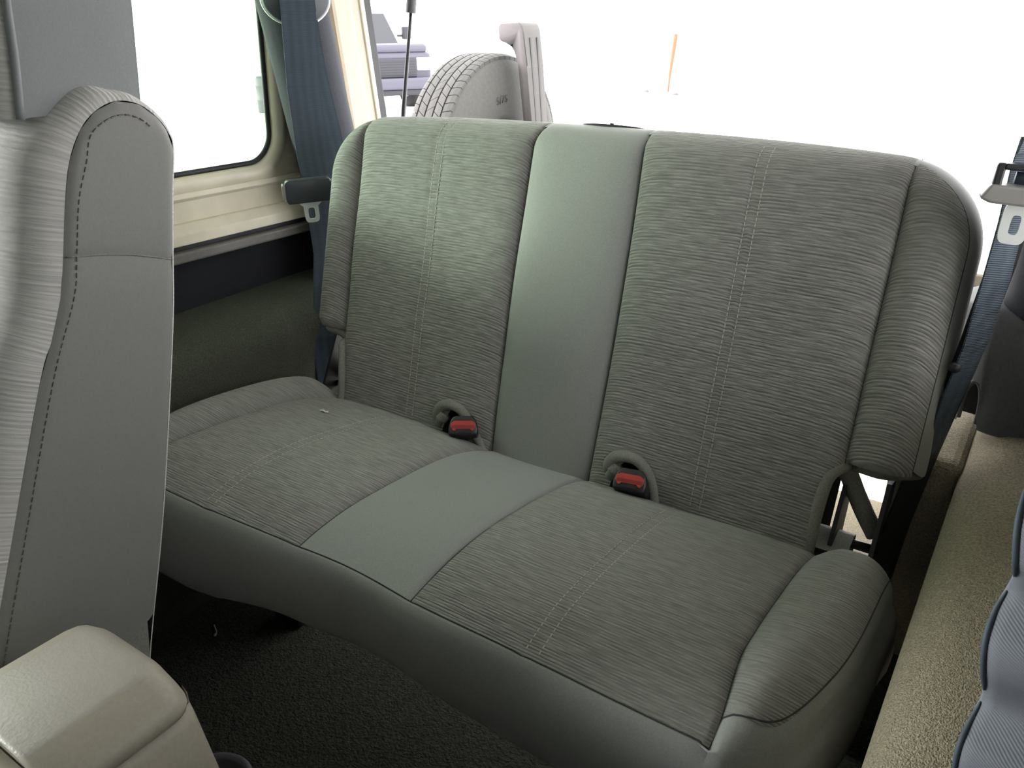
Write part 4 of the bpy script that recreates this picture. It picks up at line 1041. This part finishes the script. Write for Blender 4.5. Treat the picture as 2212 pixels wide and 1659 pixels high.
# local: +x forward, y left
box('body', (-4.6, -.92, .45), (-.25, .92, 1.02), MT['paint'], tk, bev=.08, seg=3)
box('hood', (-1.5, -.86, 1.0), (-.28, .86, 1.16), MT['paint'], tk, bev=.07, seg=3)
prism('cab', [(-3.2, 1.0), (-3.0, 1.72), (-1.95, 1.74), (-1.3, 1.1), (-1.3, 1.0)], 'y', -.84, .84, MT['paintw'], tk, bev=.06)
prism('windshield', [(-1.93, 1.70), (-1.90, 1.70), (-1.28, 1.14), (-1.31, 1.14)], 'y', -.74, .74, MT['grille'], tk)
gr = box('grille', (-.30, -.58, .58), (-.21, .58, .92), MT['grille'], tk, bev=.02)
for k in range(6): box('slat', (-.215, -.54, .63+k*.045), (-.205, .54, .637+k*.045), MT['grille'], gr, bev=.003)
for s in (-1, 1):
    box('headlight', (-.34, s*.74-.15, .70), (-.20, s*.74+.15, .93), MT['lamp'], tk, bev=.03, seg=3)
    m_ = box('mirror', (-1.6, s*1.05-.09, 1.22), (-1.48, s*1.05+.09, 1.46), MT['grille'], tk, bev=.03, seg=2)
    box('mirror_arm', (-1.58, min(s*.82, s*1.0), 1.27), (-1.54, max(s*.82, s*1.0), 1.31), MT['grille'], tk, bev=.005)
    for x in (-.95, -3.7):
        wh = lathe('tyre', [(.20, -.11), (.34, -.12), (.385, -.09), (.385, .09), (.34, .12), (.20, .11)], MT['groove'], tk, 32, (x, s*.80, .385), 'y')
        lathe('rim', [(.0, -.09), (.2, -.1), (.2, .1), (.0, .09)], MT['lamp'], wh, 24, (x, s*.80, .385), 'y')
box('bumper', (-.24, -.94, .38), (-.06, .94, .58), MT['paint'], tk, bev=.05, seg=3)
box('air_dam', (-.30, -.80, .27), (-.16, .80, .39), MT['grille'], tk, bev=.03)

sp0 = up_px(1443, 199, 'z', GROUND); dist = (sp0-CAM).length
tp = sp0+Vector((0.10, .0, 1.24))
sk = thing('marker_stake', 'faded orange tapered marker stake standing in the glare outside', 'stake', tuple(sp0))
tube('shaft', [(0, 0, 0), (.01, 0, .25), (.03, 0, .55), (.06, 0, .85), (.088, 0, 1.15), (.096, 0, 1.26), (.098, 0, 1.285)], [.018, .028, .038, .047, .052, .048, .028], MT['orange'], sk, 14)
tube('foot_spike', [(0, 0, -.06), (0, 0, .06)], .017, MT['trim'], sk, 10)
for k, (px, py) in enumerate(((1396, 198), (1459, 204))):
    p = up_px(px, py, 'z', GROUND+.01)
    tag(mesh_obj('stone', *tube_pts([p+Vector((-.07, 0, 0)), p+Vector((-.03, .02, .015)), p+Vector((.03, 0, .02)), p+Vector((.07, .01, 0))], [.01, .03, .03, .01], 8), MT['trim']), ('small grey stone on the pale ground left of the orange stake', 'small grey stone at the foot of the orange stake')[k], 'stone', 'stones by the stake')
dp = up_px(578, 243, 'z', GROUND)
dr = thing('plastic_drum', 'pale blue drum outside at the rear edge of the side window', 'drum', tuple(dp))
lathe('drum_body', [(0, 0), (.15, 0), (.16, .02), (.16, .20), (.166, .21), (.166, .24), (.16, .25), (.16, .45), (.166, .46), (.166, .49), (.16, .50), (.15, .60), (.13, .615), (0, .615)], MT['drum'], dr, 32)
lathe('lid', [(.132, .612), (.138, .615), (.138, .635), (.125, .642), (0, .642)], MT['drum'], dr, 32)
